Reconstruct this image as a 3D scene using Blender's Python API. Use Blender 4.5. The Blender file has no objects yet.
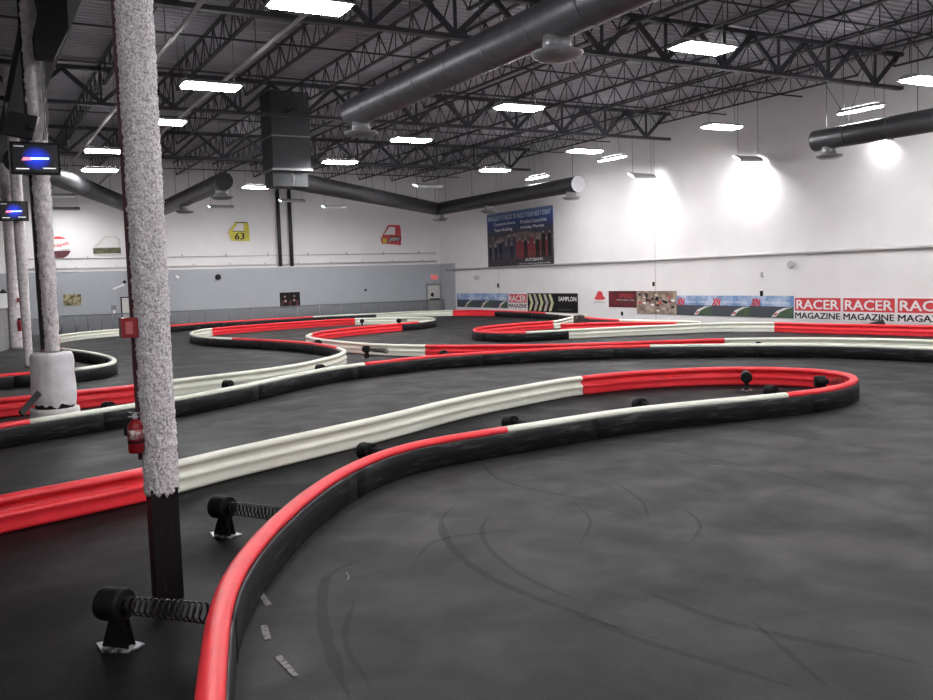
import bpy, math, random
from mathutils import Vector, Matrix, noise
random.seed(7)
S = bpy.context.scene
COL = S.collection
PI = math.pi

# ------------------------------------------------------------------ camera
F_PX, PITCH, ROLL, YAW, CAMH = 900.0, .0799, -.030755, .50374, 2.4
_fw = Vector((math.sin(YAW)*math.cos(PITCH), math.cos(YAW)*math.cos(PITCH), -math.sin(PITCH)))
_r0 = Vector((math.cos(YAW), -math.sin(YAW), 0)); _u0 = _r0.cross(_fw)
_rt = _r0*math.cos(ROLL)+_u0*math.sin(ROLL); _up = -_r0*math.sin(ROLL)+_u0*math.cos(ROLL)
EYE = Vector((0, 0, CAMH))
cam = bpy.data.cameras.new('camera'); cam.sensor_width = 36; cam.lens = 36*F_PX/933.0
cam.clip_start = .05; cam.clip_end = 300
co = bpy.data.objects.new('camera', cam); COL.objects.link(co)
m = Matrix((_rt, _up, -_fw)).transposed().to_4x4(); m.translation = EYE
co.matrix_world = m; S.camera = co
# ------------------------------------------------------------------ world, view
W = bpy.data.worlds.new('world'); S.world = W; W.use_nodes = True
W.node_tree.nodes['Background'].inputs[0].default_value = (.5, .5, .55, 1)
W.node_tree.nodes['Background'].inputs[1].default_value = .02
S.view_settings.view_transform = 'Standard'; S.view_settings.look = 'None'
S.view_settings.gamma = 1; S.view_settings.use_curve_mapping = False
S.view_settings.exposure = 0.0
LAMP = 105.0          # emission of the fluorescent lamp trays

# ------------------------------------------------------------------ pixel -> world
def ray(x, y): return _rt*((x-466.5)/F_PX) - _up*((y-350)/F_PX) + _fw
def Zp(x, y, z=0.0): d = ray(x, y); return EYE+d*((z-CAMH)/d.z)
def Xp(x, y, X): d = ray(x, y); return EYE+d*(X/d.x)
def Yp(x, y, Y): d = ray(x, y); return EYE+d*(Y/d.y)
XW, YB = 28.5, 55.1      # right wall, back wall
XL, YF = -9.0, -7.0
ZC = 9.72

# ------------------------------------------------------------------ materials
def mat(name, col, rough=.6, metal=0., n_amt=0., n_scale=5., bump=0., b_scale=40., emit=None, es=0., col2=None, spec=.5, alpha=1., lo=.35, hi=.65, stretch=None, detail=6):
    M = bpy.data.materials.new(name); M.use_nodes = True
    N = M.node_tree.nodes; L = M.node_tree.links; P = N['Principled BSDF']
    P.inputs['Base Color'].default_value = (*col, 1); P.inputs['Roughness'].default_value = rough
    P.inputs['Metallic'].default_value = metal; P.inputs['Specular IOR Level'].default_value = spec
    P.inputs['Alpha'].default_value = alpha
    if emit: P.inputs['Emission Color'].default_value = (*emit, 1); P.inputs['Emission Strength'].default_value = es
    if n_amt or col2 or bump:
        tc = N.new('ShaderNodeTexCoord'); src = tc.outputs['Object']
        if stretch:
            mp = N.new('ShaderNodeMapping'); mp.inputs['Scale'].default_value = stretch
            L.new(src, mp.inputs[0]); src = mp.outputs[0]
    if n_amt or col2:
        n = N.new('ShaderNodeTexNoise'); n.inputs['Scale'].default_value = n_scale; n.inputs['Detail'].default_value = detail
        n.inputs['Roughness'].default_value = .65
        L.new(src, n.inputs['Vector'])
        r = N.new('ShaderNodeValToRGB'); r.color_ramp.elements[0].position = lo; r.color_ramp.elements[1].position = hi
        c2 = col2 if col2 else tuple(c*(1-n_amt) for c in col)
        r.color_ramp.elements[0].color = (*c2, 1); r.color_ramp.elements[1].color = (*col, 1)
        L.new(n.outputs[0], r.inputs[0]); L.new(r.outputs[0], P.inputs['Base Color'])
    if bump:
        b = N.new('ShaderNodeTexNoise'); b.inputs['Scale'].default_value = b_scale; b.inputs['Detail'].default_value = 5
        L.new(src, b.inputs['Vector'])
        bp = N.new('ShaderNodeBump'); bp.inputs['Strength'].default_value = bump; bp.inputs['Distance'].default_value = .02
        L.new(b.outputs[0], bp.inputs['Height']); L.new(bp.outputs[0], P.inputs['Normal'])
    return M
def floor_mat(name, base, dark, rough, spec):
    M = bpy.data.materials.new(name); M.use_nodes = True
    N = M.node_tree.nodes; L = M.node_tree.links; P = N['Principled BSDF']
    tc = N.new('ShaderNodeTexCoord')
    def nz(scale, det=8, dist=0.):
        n = N.new('ShaderNodeTexNoise'); n.inputs['Scale'].default_value = scale; n.inputs['Detail'].default_value = det
        n.inputs['Distortion'].default_value = dist; L.new(tc.outputs['Object'], n.inputs['Vector']); return n
    def ramp(n, a, b, ca, cb):
        r = N.new('ShaderNodeValToRGB'); r.color_ramp.elements[0].position = a; r.color_ramp.elements[1].position = b
        r.color_ramp.elements[0].color = (*ca, 1); r.color_ramp.elements[1].color = (*cb, 1); L.new(n.outputs[0], r.inputs[0]); return r
    def mix(a, b, f, mode='MIX'):
        x = N.new('ShaderNodeMix'); x.data_type = 'RGBA'; x.blend_type = mode; x.inputs[0].default_value = f
        L.new(a.outputs[0] if not hasattr(a, 'type') or a.type != 'MIX' else a.outputs[2], x.inputs[6])
        L.new(b.outputs[0] if b.type != 'MIX' else b.outputs[2], x.inputs[7]); return x
    a = ramp(nz(.33, 5, .6), .35, .66, dark, base)
    b = ramp(nz(2.3, 10, 1.2), .3, .7, (.62,)*3, (1.2,)*3)
    c = ramp(nz(55, 3), .25, .75, (.72,)*3, (1.2,)*3)
    mm = mix(a, b, .75, 'MULTIPLY'); m2 = mix(mm, c, .7, 'MULTIPLY')
    sp = ramp(nz(9, 2), .22, .25, (.25,)*3, (1,)*3)
    m3 = mix(m2, sp, .8, 'MULTIPLY')
    L.new(m3.outputs[2], P.inputs['Base Color'])
    rr = ramp(nz(1.1, 6, .5), .3, .7, (rough-.12,)*3, (rough+.1,)*3); L.new(rr.outputs[0], P.inputs['Roughness'])
    P.inputs['Specular IOR Level'].default_value = spec
    bp = N.new('ShaderNodeBump'); bp.inputs['Strength'].default_value = .35; bp.inputs['Distance'].default_value = .01
    L.new(nz(70, 4).outputs[0], bp.inputs['Height']); L.new(bp.outputs[0], P.inputs['Normal'])
    return M
M_floor = floor_mat('track_asphalt', (.034, .033, .034), (.021, .021, .022), .60, .20)
M_isl = floor_mat('island_dark_floor', (.0085, .0085, .010), (.004, .004, .005), .62, .10)
M_wall = mat('white_wall_paint', (.80, .785, .785), .75, n_amt=.06, n_scale=.6)
M_grey = mat('grey_wall_paint', (.40, .425, .455), .7, n_amt=.06, n_scale=.8)
M_deck = mat('deck_metal', (.50, .49, .53), .6, metal=.0, n_amt=.35, n_scale=.25)
M_steel = mat('joist_steel', (.035, .035, .042), .6, n_amt=.3, n_scale=4)
M_steel2 = mat('girder_steel', (.050, .050, .060), .6, n_amt=.3, n_scale=3)
M_duct = mat('galvanised_duct', (.19, .19, .205), .40, metal=.5, n_amt=.25, n_scale=3.5)
M_ductD = mat('dark_galvanised_duct', (.075, .075, .08), .45, metal=.4, n_amt=.25, n_scale=3)
M_diff = mat('diffuser_metal', (.30, .30, .31), .4, metal=.4)
M_box = mat('plenum_metal', (.055, .062, .065), .6, n_amt=.2, n_scale=2)
M_red = mat('red_plastic', (.95, .035, .050), .42, n_amt=.12, n_scale=3, spec=.45)
M_white = mat('cream_plastic', (.86, .875, .76), .45, n_amt=.06, n_scale=4, spec=.45)
M_rubber = mat('black_rubber', (.011, .011, .013), .5, col2=(.075, .075, .080), n_scale=3.5, bump=.15, b_scale=15, lo=.36, hi=.47, stretch=(.6, .6, 5), detail=9)
M_brown = mat('brown_board', (.065, .045, .038), .6, n_amt=.4, n_scale=3)
M_black = mat('black_metal', (.006, .006, .007), .45, spec=.2)
M_drum = mat('black_pad', (.006, .006, .007), .6, spec=.2, bump=.1, b_scale=60)
M_plate = mat('worn_steel_plate', (.5, .5, .52), .4, metal=.5, col2=(.05, .05, .05), n_scale=14, lo=.42, hi=.5)
M_spring = mat('spring_steel', (.03, .03, .032), .3, metal=.7)
M_foam = mat('sprayed_fireproofing', (.92, .88, .90), .95, col2=(.34, .31, .32), n_scale=52, bump=.7, b_scale=110, lo=.36, hi=.56)
M_foam2 = mat('sprayed_fireproofing_old', (.76, .71, .72), .95, col2=(.44, .41, .40), n_scale=9, bump=.9, b_scale=40, lo=.30, hi=.55)
M_shaft = mat('blackened_steel', (.007, .006, .007), .55, spec=.25, col2=(.035, .018, .014), n_scale=6, lo=.3, hi=.42, stretch=(3, 3, .6))
M_redp = mat('dark_red_primer', (.060, .006, .010), .6, n_amt=.5, n_scale=20)
M_ext = mat('extinguisher_red', (.24, .006, .012), .3)
M_wrap = mat('white_painted_wrap', (.88, .86, .89), .55, n_amt=.22, n_scale=3, bump=.6, b_scale=7)
M_conc = mat('painted_concrete', (.80, .79, .77), .8, n_amt=.25, n_scale=5)
M_whitep = mat('white_print', (.8, .8, .8), .5)
M_blackp = mat('black_print', (.010, .010, .011), .55, spec=.2)
M_redpr = mat('red_print', (.62, .045, .055), .5)
M_dkred = mat('dark_red_print', (.16, .012, .02), .5, col2=(.04, .012, .014), n_scale=1.5)
M_sky = mat('sky_print', (.50, .60, .74), .5, col2=(.14, .26, .50), n_scale=1.3, lo=.4, hi=.62)
M_road = mat('road_print', (.055, .065, .08), .5)
M_green = mat('green_print', (.065, .12, .06), .5, n_amt=.3, n_scale=8)
M_brownpic = mat('brown_photo_print', (.42, .34, .27), .5, col2=(.16, .11, .09), n_scale=2.6, lo=.4, hi=.6)
M_pipe = mat('pipe_paint', (.50, .49, .48), .5)
M_pipeD = mat('dark_pipe', (.03, .03, .033), .5)
M_fix = mat('white_fixture_metal', (.45, .45, .45), .4)
M_lamp = mat('lit_fluorescent_lamps', (.9, .9, .9), .4, emit=(1, .985, 1.0), es=LAMP)
M_fill = mat('added_fill_glow', (.9, .9, .9), .4, emit=(1, .985, 1.0), es=22.0)  # glow for the panels added above the fixtures to brighten the deck
M_off = mat('unlit_lamp_lens', (.75, .76, .74), .3)
M_wire = mat('wire', (.12, .12, .12), .5, metal=.6)
M_mesh = mat('fence_mesh', (.16, .165, .17), .8, alpha=.30)
M_mesh2 = mat('grey_panel', (.30, .31, .30), .7, n_amt=.3, n_scale=3)
M_post = mat('fence_post_metal', (.22, .22, .23), .5, metal=.3)
M_doorw = mat('off_white_door', (.62, .61, .58), .5, n_amt=.1)
M_glassd = mat('dark_glass', (.02, .02, .025), .15)
M_tyre = mat('tyre_mark', (.010, .010, .011), .65, alpha=.26)
M_chalk = mat('pale_paint', (.20, .19, .18), .7, col2=(.06, .06, .06), n_scale=18, lo=.4, hi=.5)

# ------------------------------------------------------------------ mesh builder
class MB:
    def __init__(s): s.v = []; s.f = []; s.sm = []
    def add(s, vs, fs, smooth=False):
        o = len(s.v); s.v += [Vector(a) for a in vs]; s.f += [tuple(i+o for i in f) for f in fs]; s.sm += [smooth]*len(fs)
    def box(s, c, d, rz=0.):
        c = Vector(c); hx, hy, hz = d[0]/2, d[1]/2, d[2]/2; R = Matrix.Rotation(rz, 3, 'Z')
        vs = [c+R@Vector((x*hx, y*hy, z*hz)) for x in (-1, 1) for y in (-1, 1) for z in (-1, 1)]
        s.add(vs, [(0, 1, 3, 2), (4, 6, 7, 5), (0, 4, 5, 1), (2, 3, 7, 6), (0, 2, 6, 4), (1, 5, 7, 3)])
    def b2(s, a, b): s.box([(a[i]+b[i])/2 for i in range(3)], [abs(b[i]-a[i]) for i in range(3)])
    def bar(s, p, q, w, h=None, upv=(0, 0, 1)):
        p, q = Vector(p), Vector(q); h = h or w; t = (q-p).normalized(); u = Vector(upv)
        if abs(t.dot(u)) > .97: u = Vector((0, 1, 0))
        a = t.cross(u).normalized()*w/2; b = a.normalized().cross(t)*h/2
        vs = [e+x*a+y*b for e in (p, q) for x, y in ((-1, -1), (1, -1), (1, 1), (-1, 1))]
        s.add(vs, [(3, 2, 1, 0), (4, 5, 6, 7), (0, 1, 5, 4), (1, 2, 6, 5), (2, 3, 7, 6), (3, 0, 4, 7)])
    def tube(s, pts, r, n=8, cap=True):
        pts = [Vector(p) for p in pts]; rs = r if isinstance(r, (list, tuple)) else [r]*len(pts)
        vs = []; a = None
        for i, p in enumerate(pts):
            t = (pts[min(i+1, len(pts)-1)]-pts[max(i-1, 0)]).normalized()
            if a is None:
                u = Vector((0, 0, 1)) if abs(t.z) < .9 else Vector((1, 0, 0)); a = t.cross(u).normalized()
            else: a = (a-t*a.dot(t)).normalized()
            b = t.cross(a)
            vs += [p+(a*math.cos(k*2*PI/n)+b*math.sin(k*2*PI/n))*rs[i] for k in range(n)]
        fs = [(i*n+k, i*n+(k+1) % n, (i+1)*n+(k+1) % n, (i+1)*n+k) for i in range(len(pts)-1) for k in range(n)]
        s.add(vs, fs, True)
        if cap:
            o = len(s.v)-len(vs); s.f += [tuple(o+k for k in reversed(range(n))), tuple(o+(len(pts)-1)*n+k for k in range(n))]; s.sm += [False]*2
    def lathe(s, c, prof, n=24, axis='Z', smooth=True):
        c = Vector(c); vs = []
        for r, z in prof:
            for k in range(n):
                a = 2*PI*k/n; p = (r*math.cos(a), r*math.sin(a), z)
                if axis == 'X': p = (z, p[0], p[1])
                if axis == 'Y': p = (p[0], z, p[1])
                vs.append(c+Vector(p))
        m = len(prof)
        fs = [(i*n+k, i*n+(k+1) % n, (i+1)*n+(k+1) % n, (i+1)*n+k) for i in range(m-1) for k in range(n)]
        s.add(vs, fs, smooth); o = len(s.v)-len(vs)
        s.f += [tuple(o+k for k in reversed(range(n))), tuple(o+(m-1)*n+k for k in range(n))]; s.sm += [False]*2
    def prism(s, poly, o, ax, ay, depth):      # flat polygon in plane (o, ax, ay), thickened along its normal
        o, ax, ay = Vector(o), Vector(ax), Vector(ay); nrm = ax.cross(ay).normalized()*depth; n = len(poly)
        vs = [o+ax*x+ay*y for x, y in poly]; vs += [v+nrm for v in vs]
        s.add(vs, [tuple(reversed(range(n))), tuple(range(n, 2*n))]+[(k, (k+1) % n, n+(k+1) % n, n+k) for k in range(n)])
    def build(s, name, material, parent=None, off=None, kind=None, label=None):
        if off is None: off = parent_off(parent)
        me = bpy.data.meshes.new(name); me.from_pydata([v-off for v in s.v], [], s.f)
        me.polygons.foreach_set('use_smooth', s.sm); me.update()
        me.materials.append(material)
        o = bpy.data.objects.new(name, me); COL.objects.link(o)
        if parent: o.parent = parent
        if kind: o['kind'] = kind
        if label: o['label'] = label
        return o
def parent_off(p):
    v = Vector((0, 0, 0))
    while p is not None: v += p.location; p = p.parent
    return v
def thing(name, label, cat, loc=(0, 0, 0), group=None):
    o = bpy.data.objects.new(name, None); COL.objects.link(o); o.empty_display_size = .1
    o.location = loc; o['label'] = label; o['category'] = cat
    if group: o['group'] = group
    return o
def tag(o, label, cat, group=None, kind=None):
    o['label'] = label; o['category'] = cat
    if group: o['group'] = group
    if kind: o['kind'] = kind
    return o
def tree_copy(root, loc, rz=0., label=None, group=None):
    r = root.copy(); COL.objects.link(r); r.location = loc; r.rotation_euler = (0, 0, rz)
    if label: r['label'] = label
    if group: r['group'] = group
    for ch in root.children:
        c = ch.copy(); COL.objects.link(c); c.parent = r
        for g in ch.children:
            d = g.copy(); COL.objects.link(d); d.parent = c
    return r
def text_mb(txt, o, ax, ay, w, h, depth=.004, bold=.0, shear=0.):
    """lettering fitted into a w x h box at o along ax/ay (unit vectors)"""
    cu = bpy.data.curves.new('t', 'FONT'); cu.body = txt; cu.size = 1; cu.offset = 0; cu.shear = shear; cu.resolution_u = 2
    ob = bpy.data.objects.new('t', cu); COL.objects.link(ob)
    dg = bpy.context.evaluated_depsgraph_get(); dg.update()
    me = bpy.data.meshes.new_from_object(ob.evaluated_get(dg))
    vs = [v.co.copy() for v in me.vertices]; fs = [tuple(p.vertices) for p in me.polygons]
    bpy.data.objects.remove(ob); bpy.data.curves.remove(cu); bpy.data.meshes.remove(me)
    x0 = min(v.x for v in vs); x1 = max(v.x for v in vs); y0 = min(v.y for v in vs); y1 = max(v.y for v in vs)
    o, ax, ay = Vector(o), Vector(ax), Vector(ay); nr = ax.cross(ay).normalized()*depth
    mb = MB()
    for sx_, sy_ in (((-1, -1), (1, -1), (1, 1), (-1, 1)) if bold > 0 else ((0, 0),)):     # heavier strokes: the same letters laid over each other
        d = ax*(sx_*bold*h*1.2)+ay*(sy_*bold*h*.7)+nr*(1+.12*(sx_+2*sy_+3))
        mb.add([o+ax*((v.x-x0)/(x1-x0)*w)+ay*((v.y-y0)/(y1-y0)*h)+d for v in vs], fs)
    return mb

# ------------------------------------------------------------------ room shell
def struct(name, mb, material): return mb.build(name, material, kind='structure')
b = MB(); b.b2((XL-.3, YF-.3, -.2), (XW+.3, YB+.3, 0)); struct('floor', b, M_floor)
b = MB(); b.b2((XW, YF, 0), (XW+.25, YB+.25, ZC+.5)); struct('wall_right', b, M_wall)
b = MB(); b.b2((XL, YB, 0), (XW, YB+.25, ZC+.5)); struct('wall_back', b, M_wall)
b = MB(); b.b2((XL-.25, YF, 0), (XL, YB, ZC+.5)); struct('wall_left', b, M_wall)
b = MB(); b.b2((XL, YF-.25, 0), (XW, YF, ZC+.5)); struct('wall_front', b, M_wall)
# corrugated deck, ribs across the joists
b = MB(); y = YF; vs = []; seg = .3; i = 0
ys = []
while y < YB:
    ys += [(y, ZC), (y+.14, ZC), (y+.17, ZC+.09), (y+.27, ZC+.09)]; y += seg
vs = [(x, yy, z) for yy, z in ys for x in (XL, XW)]
b.add(vs, [(2*k, 2*k+2, 2*k+3, 2*k+1) for k in range(len(ys)-1)]); struct('ceiling', b, M_deck)
# grey lower wall furred out along the back and round the corner
YG = YB-.3
b = MB(); b.b2((1.6, YG, 0), (XW, YB, 3.4)); b.b2((XW-.12, 52.93, 0), (XW, YG, 3.4)); struct('wall_grey', b, M_grey)
b = MB(); b.b2((1.6, YG-.03, 3.4), (XW-.12, YB, 3.46)); struct('trim_1', b, M_wall)
for k, px in enumerate((655, 498)):
    Y = Xp(px, 240, XW).y; b = MB(); b.b2((XW-.012, Y-.02, 0), (XW, Y+.02, ZC)); struct('trim_%d' % (k+2), b, M_pipe)

# ------------------------------------------------------------------ roof steel
GIRD = (8.55, 20.17, 31.8, 43.4); GB, GT = 8.4, 9.52
glab = ['deep steel roof girder truss overhead, nearest the camera', 'deep dark roof girder truss meeting the right wall above the right-hand round duct',
        'deep dark roof girder truss, second from the back wall', 'deep dark roof girder truss closest to the back wall']
for Y, lab in zip(GIRD, glab):
    t = thing('roof_girder', lab, 'roof truss', (10, Y, GB))
    b = MB(); b.box((9.7, Y, GT), (37.4, .2, .12)); b.build('top_chord', M_steel2, t)
    b = MB(); b.box((9.7, Y, GB), (37.4, .2, .11)); b.build('bottom_chord', M_steel2, t)
    b = MB(); x = 27.04
    while x > XL+1.2:
        for dx in (-1.14, 1.14):
            b.bar((x, Y, GB+.05), (x+dx, Y, GT-.05), .13, .09, (0, 1, 0))
        b.bar((x, Y, GB+.05), (x, Y, GT-.05), .07, .07, (0, 1, 0)); x -= 2.28
    b.build('web', M_steel2, t)
JT, JBm = 9.66, 8.88
t = thing('bar_joist', 'thin dark open-web bar joist under the roof deck', 'roof joist', (27.04, 0, JT))
L0 = 11.55
b = MB()
for s in (-.03, .03): b.box((27.04+s, L0/2, JT-.025), (.045, L0, .05))
b.build('top_chord', M_steel, t)
b = MB()
for s in (-.03, .03): b.box((27.04+s, L0/2, JBm), (.045, L0-1.3, .05))
b.build('bottom_chord', M_steel, t)
b = MB(); n = 9; w = (L0-1.3)/n
for k in range(n):
    y0 = .65+k*w
    b.bar((27.04, y0, JBm), (27.04, y0+w/2, JT-.05), .028); b.bar((27.04, y0+w/2, JT-.05), (27.04, y0+w, JBm), .028)
    b.bar((27.04, y0+w/2, JBm), (27.04, y0+w/2, JT-.05), .022)
b.bar((27.04, .05, JT-.05), (27.04, .65, JBm), .03); b.bar((27.04, L0-.05, JT-.05), (27.04, L0-.65, JBm), .03)
b.build('web', M_steel, t)
bays = [(8.58, 'in the first bay over the nearest lights'), (20.2, 'in the second bay of the roof'), (31.83, 'in the third bay of the roof'), (43.43, 'in the last bay before the back wall')]
first = True
for Y, where in bays:
    x = 27.04
    while x > XL+.3:
        lab = 'thin dark open-web bar joist '+where; g = 'bar joists '+where
        if first: t.location = (x, Y, JT); t['label'] = lab; t['group'] = g; first = False
        else: tree_copy(t, (x, Y, JT), 0, lab, g)
        x -= 2.28
for Y, where in bays:
    for q, nm in ((3.9, 'nearer'), (7.8, 'farther')):
        b = MB(); b.box((9.6, Y+q, JBm-.04), (37.0, .045, .045))
        tag(b.build('bridging_bar', M_steel), 'thin bridging bar under the joists, %s one %s' % (nm, where), 'roof bracing')
        # sway bars climbing between joists
# dark beam along the column line at the upper left
BX = Zp(57, 60, 7.75).x-.4
t = thing('roof_beam', 'broad dark beam running away along the column line at upper left', 'beam', (BX, 22, 7.7))
b = MB(); b.box((BX, 24.2, 7.74), (.8, 39.6, .08)); b.box((BX, 24.2, 8.28), (.8, 39.6, .08)); b.box((BX, 24.2, 8.0), (.5, 39.6, .5)); b.build('beam_body', M_box, t)

# ------------------------------------------------------------------ lights
ZL = 7.0
protos = {}
def light_fix(pos, tilted, rz, label, group=None):
    key = (tilted, round(pos[2], 2), round(rz, 1))
    if key in protos: return tree_copy(protos[key], pos, rz, label, group)
    t = thing('high_bay_light', label, 'ceiling light', (0, 0, 0), group)
    tl = 0 if not tilted else (.48 if pos[2] > 6.75 else .25)
    Lh, Wh = .66, (.20 if tilted else .26); ct, st = math.cos(tl), math.sin(tl)
    ay = Vector((0, ct, st)); az = Vector((0, -st, ct))
    b = MB()
    if tilted: prof = [(-Wh-.03, -.03), (-Wh-.03, .05), (-Wh*.5, .10), (Wh*.5, .10), (Wh+.03, .05), (Wh+.03, -.03), (Wh+.02, -.03), (Wh+.02, .03), (-Wh-.02, .03), (-Wh-.02, -.03)]
    else: prof = [(-Wh-.10, -.02), (-Wh-.10, .0), (-Wh*.5, .09), (Wh*.5, .09), (Wh+.10, .0), (Wh+.10, -.02)]
    b.prism(prof, (-Lh, 0, 0), ay, az, Lh*2); b.build('housing', M_fix, t)
    b = MB(); h0, h1 = (-.02, .028) if tilted else (-.065, -.022)
    b.prism([(-Wh, h0), (Wh, h0), (Wh, h1), (-Wh, h1)], (-Lh*.93, 0, 0), ay, az, Lh*1.86); b.build('lamp_tray', M_lamp, t)
    if not tilted:
        b = MB(); b.b2((-Lh*.9, -.09, .088), (Lh*.9, .09, .096)); b.build('added_fill_panel', M_fill, t)  # glowing panel added on the housing to lift roof and upper walls
    for sx in (-1, 1):
        b = MB(); b.bar((sx*.55, 0, .09), (sx*.55, 0, ZC+.08-pos[2]), .012); b.build('hanging_wire', M_wire, t)
    t.location = pos; t.rotation_euler = (0, 0, rz); protos[key] = t
    return t
LT = [(310, 8, 'lit high bay light nearest the camera, cut by the top edge of the photo'), (211, 88, 'bright high bay light just right of the big rough column'),
      (703, 50, 'bright high bay light upper right, between the big duct and the right edge'), (925, 82, 'lit high bay light at the right edge, above the right duct'),
      (519, 109, 'bright high bay light in the middle, between the big duct and the wall banner'), (722, 128, 'lit high bay light left of the end of the right duct'),
      (411, 141, 'lit high bay light right of the end of the big duct'), (340, 163, 'lit high bay light just right of the dark plenum box'),
      (495, 171, 'lit high bay light directly above the middle duct'), (585, 152, 'lit high bay light above the near end of the middle duct'),
      (161, 123, 'small lit high bay light half hidden by the right side of the big column'), (106, 152, 'small lit high bay light left of the big column, upper of two'),
      (100, 171, 'small lit high bay light left of the big column, lower of two'), (257, 188, 'lit high bay light left below the plenum box'),
      (376, 200, 'lit high bay light in front of the diagonal duct')]
for x, y, lab in LT: light_fix(Zp(x, y, ZL-.06)+Vector((0, 0, .06)), False, 0, lab)
for x, y, lab in [(860, 109, 'lit light hung along the right wall, above the right duct end'), (612, 158, 'small lit light hung along the right wall, above the banner'), (537, 177, 'tiny lit light along the right wall, farthest from the camera')]:
    light_fix(Zp(x, y, 7.25), False, PI/2, lab).rotation_euler = (-.14, 0, PI/2)
for X, Y in ((5.3, 7.9), (13.3, 7.4), (21.6, 7.4), (21.6, .8), (5.3, .8), (13.3, .8), (5.3, -5.4), (13.3, -5.4), (-1.8, .8)):
    light_fix(Vector((X, Y, ZL)), False, 0, 'lit high bay light over the near track outside the photo', 'high bay lights behind the camera')
for x, y, lab in [(83, 190, 'light seen edge-on left of the big column, highest of three dark ones'), (60, 196, 'light seen edge-on just right of the column with the screen'), (66, 209, 'light seen edge-on left of the big column, lowest one'),
                  (221, 207, 'light seen edge-on below the end of the left duct'), (290, 182, 'light seen edge-on directly under the plenum box'), (292, 201, 'small light seen edge-on between the black vertical pipes'),
                  (334, 207, 'light seen edge-on between the black pipes and the red car door'), (428, 186, 'light seen edge-on above the duct elbow')]:
    light_fix(Zp(x, y, 6.7), True, 0, lab)
for x, y, lab in [(894, 139, 'light seen edge-on peeking out below the right duct'), (748, 159, 'thin light seen edge-on in front of the right wall, left of the right duct end'), (642, 176, 'thin light seen edge-on in front of the right wall, right of the banner')]:
    light_fix(Zp(x, y, 6.8), True, 0, lab)

for (x, y), X_lab in (((100, 128), 'pale thin sprinkler pipe along the roof left of the big column'), ((172, 124), 'pale thin sprinkler pipe along the roof right of the big column')):
    p = Zp(x, y, 8.05); t = thing('sprinkler_pipe', X_lab, 'pipe', (p.x, p.y, 8.05))
    b = MB(); b.tube([(p.x, 12.2, 8.05), (p.x, YB-.02, 8.05)], .05, 8); b.build('pipe', M_pipe, t)
    for k in range(5):
        b = MB(); b.bar((p.x, 14+k*8.3, 8.08), (p.x, 14+k*8.3, ZC+.08), .02); b.build('hanger_rod', M_wire, t)
# ------------------------------------------------------------------ ducts
def ring_duct(name, pts, r, material, label, dif=(), capmat=None):
    pts = [Vector(p) for p in pts]
    t = thing(name, label, 'air duct', pts[0])
    P_, Rr = [pts[0]], [r]
    for a, c in zip(pts[:-1], pts[1:]):
        L = (c-a).length; d = (c-a).normalized(); k = 1.2
        while k < L-.3:
            for q, rr in ((-.05, r), (-.022, r), (-.02, r*1.012), (.02, r*1.012), (.022, r), (.05, r)): P_.append(a+d*(k+q)); Rr.append(rr)
            k += 1.5
        P_.append(c); Rr.append(r)
    b = MB(); b.tube(P_, Rr, 28, cap=False); b.build('duct_shell', material, t)
    for a, c in ((pts[0], pts[1]), (pts[-1], pts[-2])):
        d = (c-a).normalized(); b = MB(); b.tube([a-d*.012, a+d*.02], r*1.01, 28); b.build('end_cap', capmat or material, t)
    for a, c in zip(pts[:-1], pts[1:]):
        L = (c-a).length; d = (c-a).normalized(); k = .4
        while k < L:
            p = a+d*k; b = MB(); b.bar(p+Vector((0, 0, r)), (p.x, p.y, ZC+.02), .016); b.build('hanger', M_wire, t); k += 3.1
    for p, sc in dif:
        p = Vector(p); z = p.z-r
        q = MB(); q.lathe(p+Vector((0, 0, -r-.2*sc)), [(.26*sc, 0), (.24*sc, .30*sc)], 20); nk = q.build('diffuser_neck', M_diff, t)
        q = MB(); q.lathe((p.x, p.y, z-.24*sc), [(.16*sc, -.10*sc), (.30*sc, -.085*sc), (.42*sc, -.03*sc), (.46*sc, .02*sc), (.46*sc, .04*sc), (.30*sc, .06*sc)], 28)
        q.build('diffuser_cone', M_diff, nk)
    return t
RD = .35
def duct_y(X, z, px):      # distance at which a point under the duct shows at photo column px
    return min((k*.05 for k in range(60, 900)), key=lambda y: abs(466.5+F_PX*(Vector((X, y, z))-EYE).dot(_rt)/max(.5, (Vector((X, y, z))-EYE).dot(_fw))-px))
ME = Zp(354, 113, 6.75); mx = ME.x
ring_duct('round_duct', [(mx, ME.y, 6.75), (mx, -5, 6.75)], RD+.02, M_duct, 'big pale round duct running overhead from the middle to the top edge',
          dif=[((mx, duct_y(mx, 6.15, 361), 6.75), .92), ((mx, duct_y(mx, 6.15, 557), 6.75), .98), ((mx, 5.5, 6.75), 1.0)])
RE = Zp(816, 141, 6.4); rx = RE.x
ring_duct('round_duct', [(rx, RE.y, 6.4), (rx, -5, 6.4)], .33, M_ductD, 'dark round duct hanging before the right wall at the right edge',
          dif=[((rx, RE.y-.5, 6.4), .9)])
for dy, sx in ((1.2, -1), (1.2, 1)):
    b = MB(); b.bar((rx+.1*sx, RE.y-dy, 6.7), (rx-1.1*sx, RE.y-dy+.3, 8.4), .014)
    tag(b.build('brace_wire', M_wire), 'thin brace wire crossing above the right duct end, %s one' % ('left-leaning' if sx > 0 else 'right-leaning'), 'wire')
ZD = 6.45
D1 = Zp(578, 184, ZD); D2 = Zp(432, 209, ZD); BXC = Zp(286, 179, ZD)
D2.x = D1.x
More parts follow.
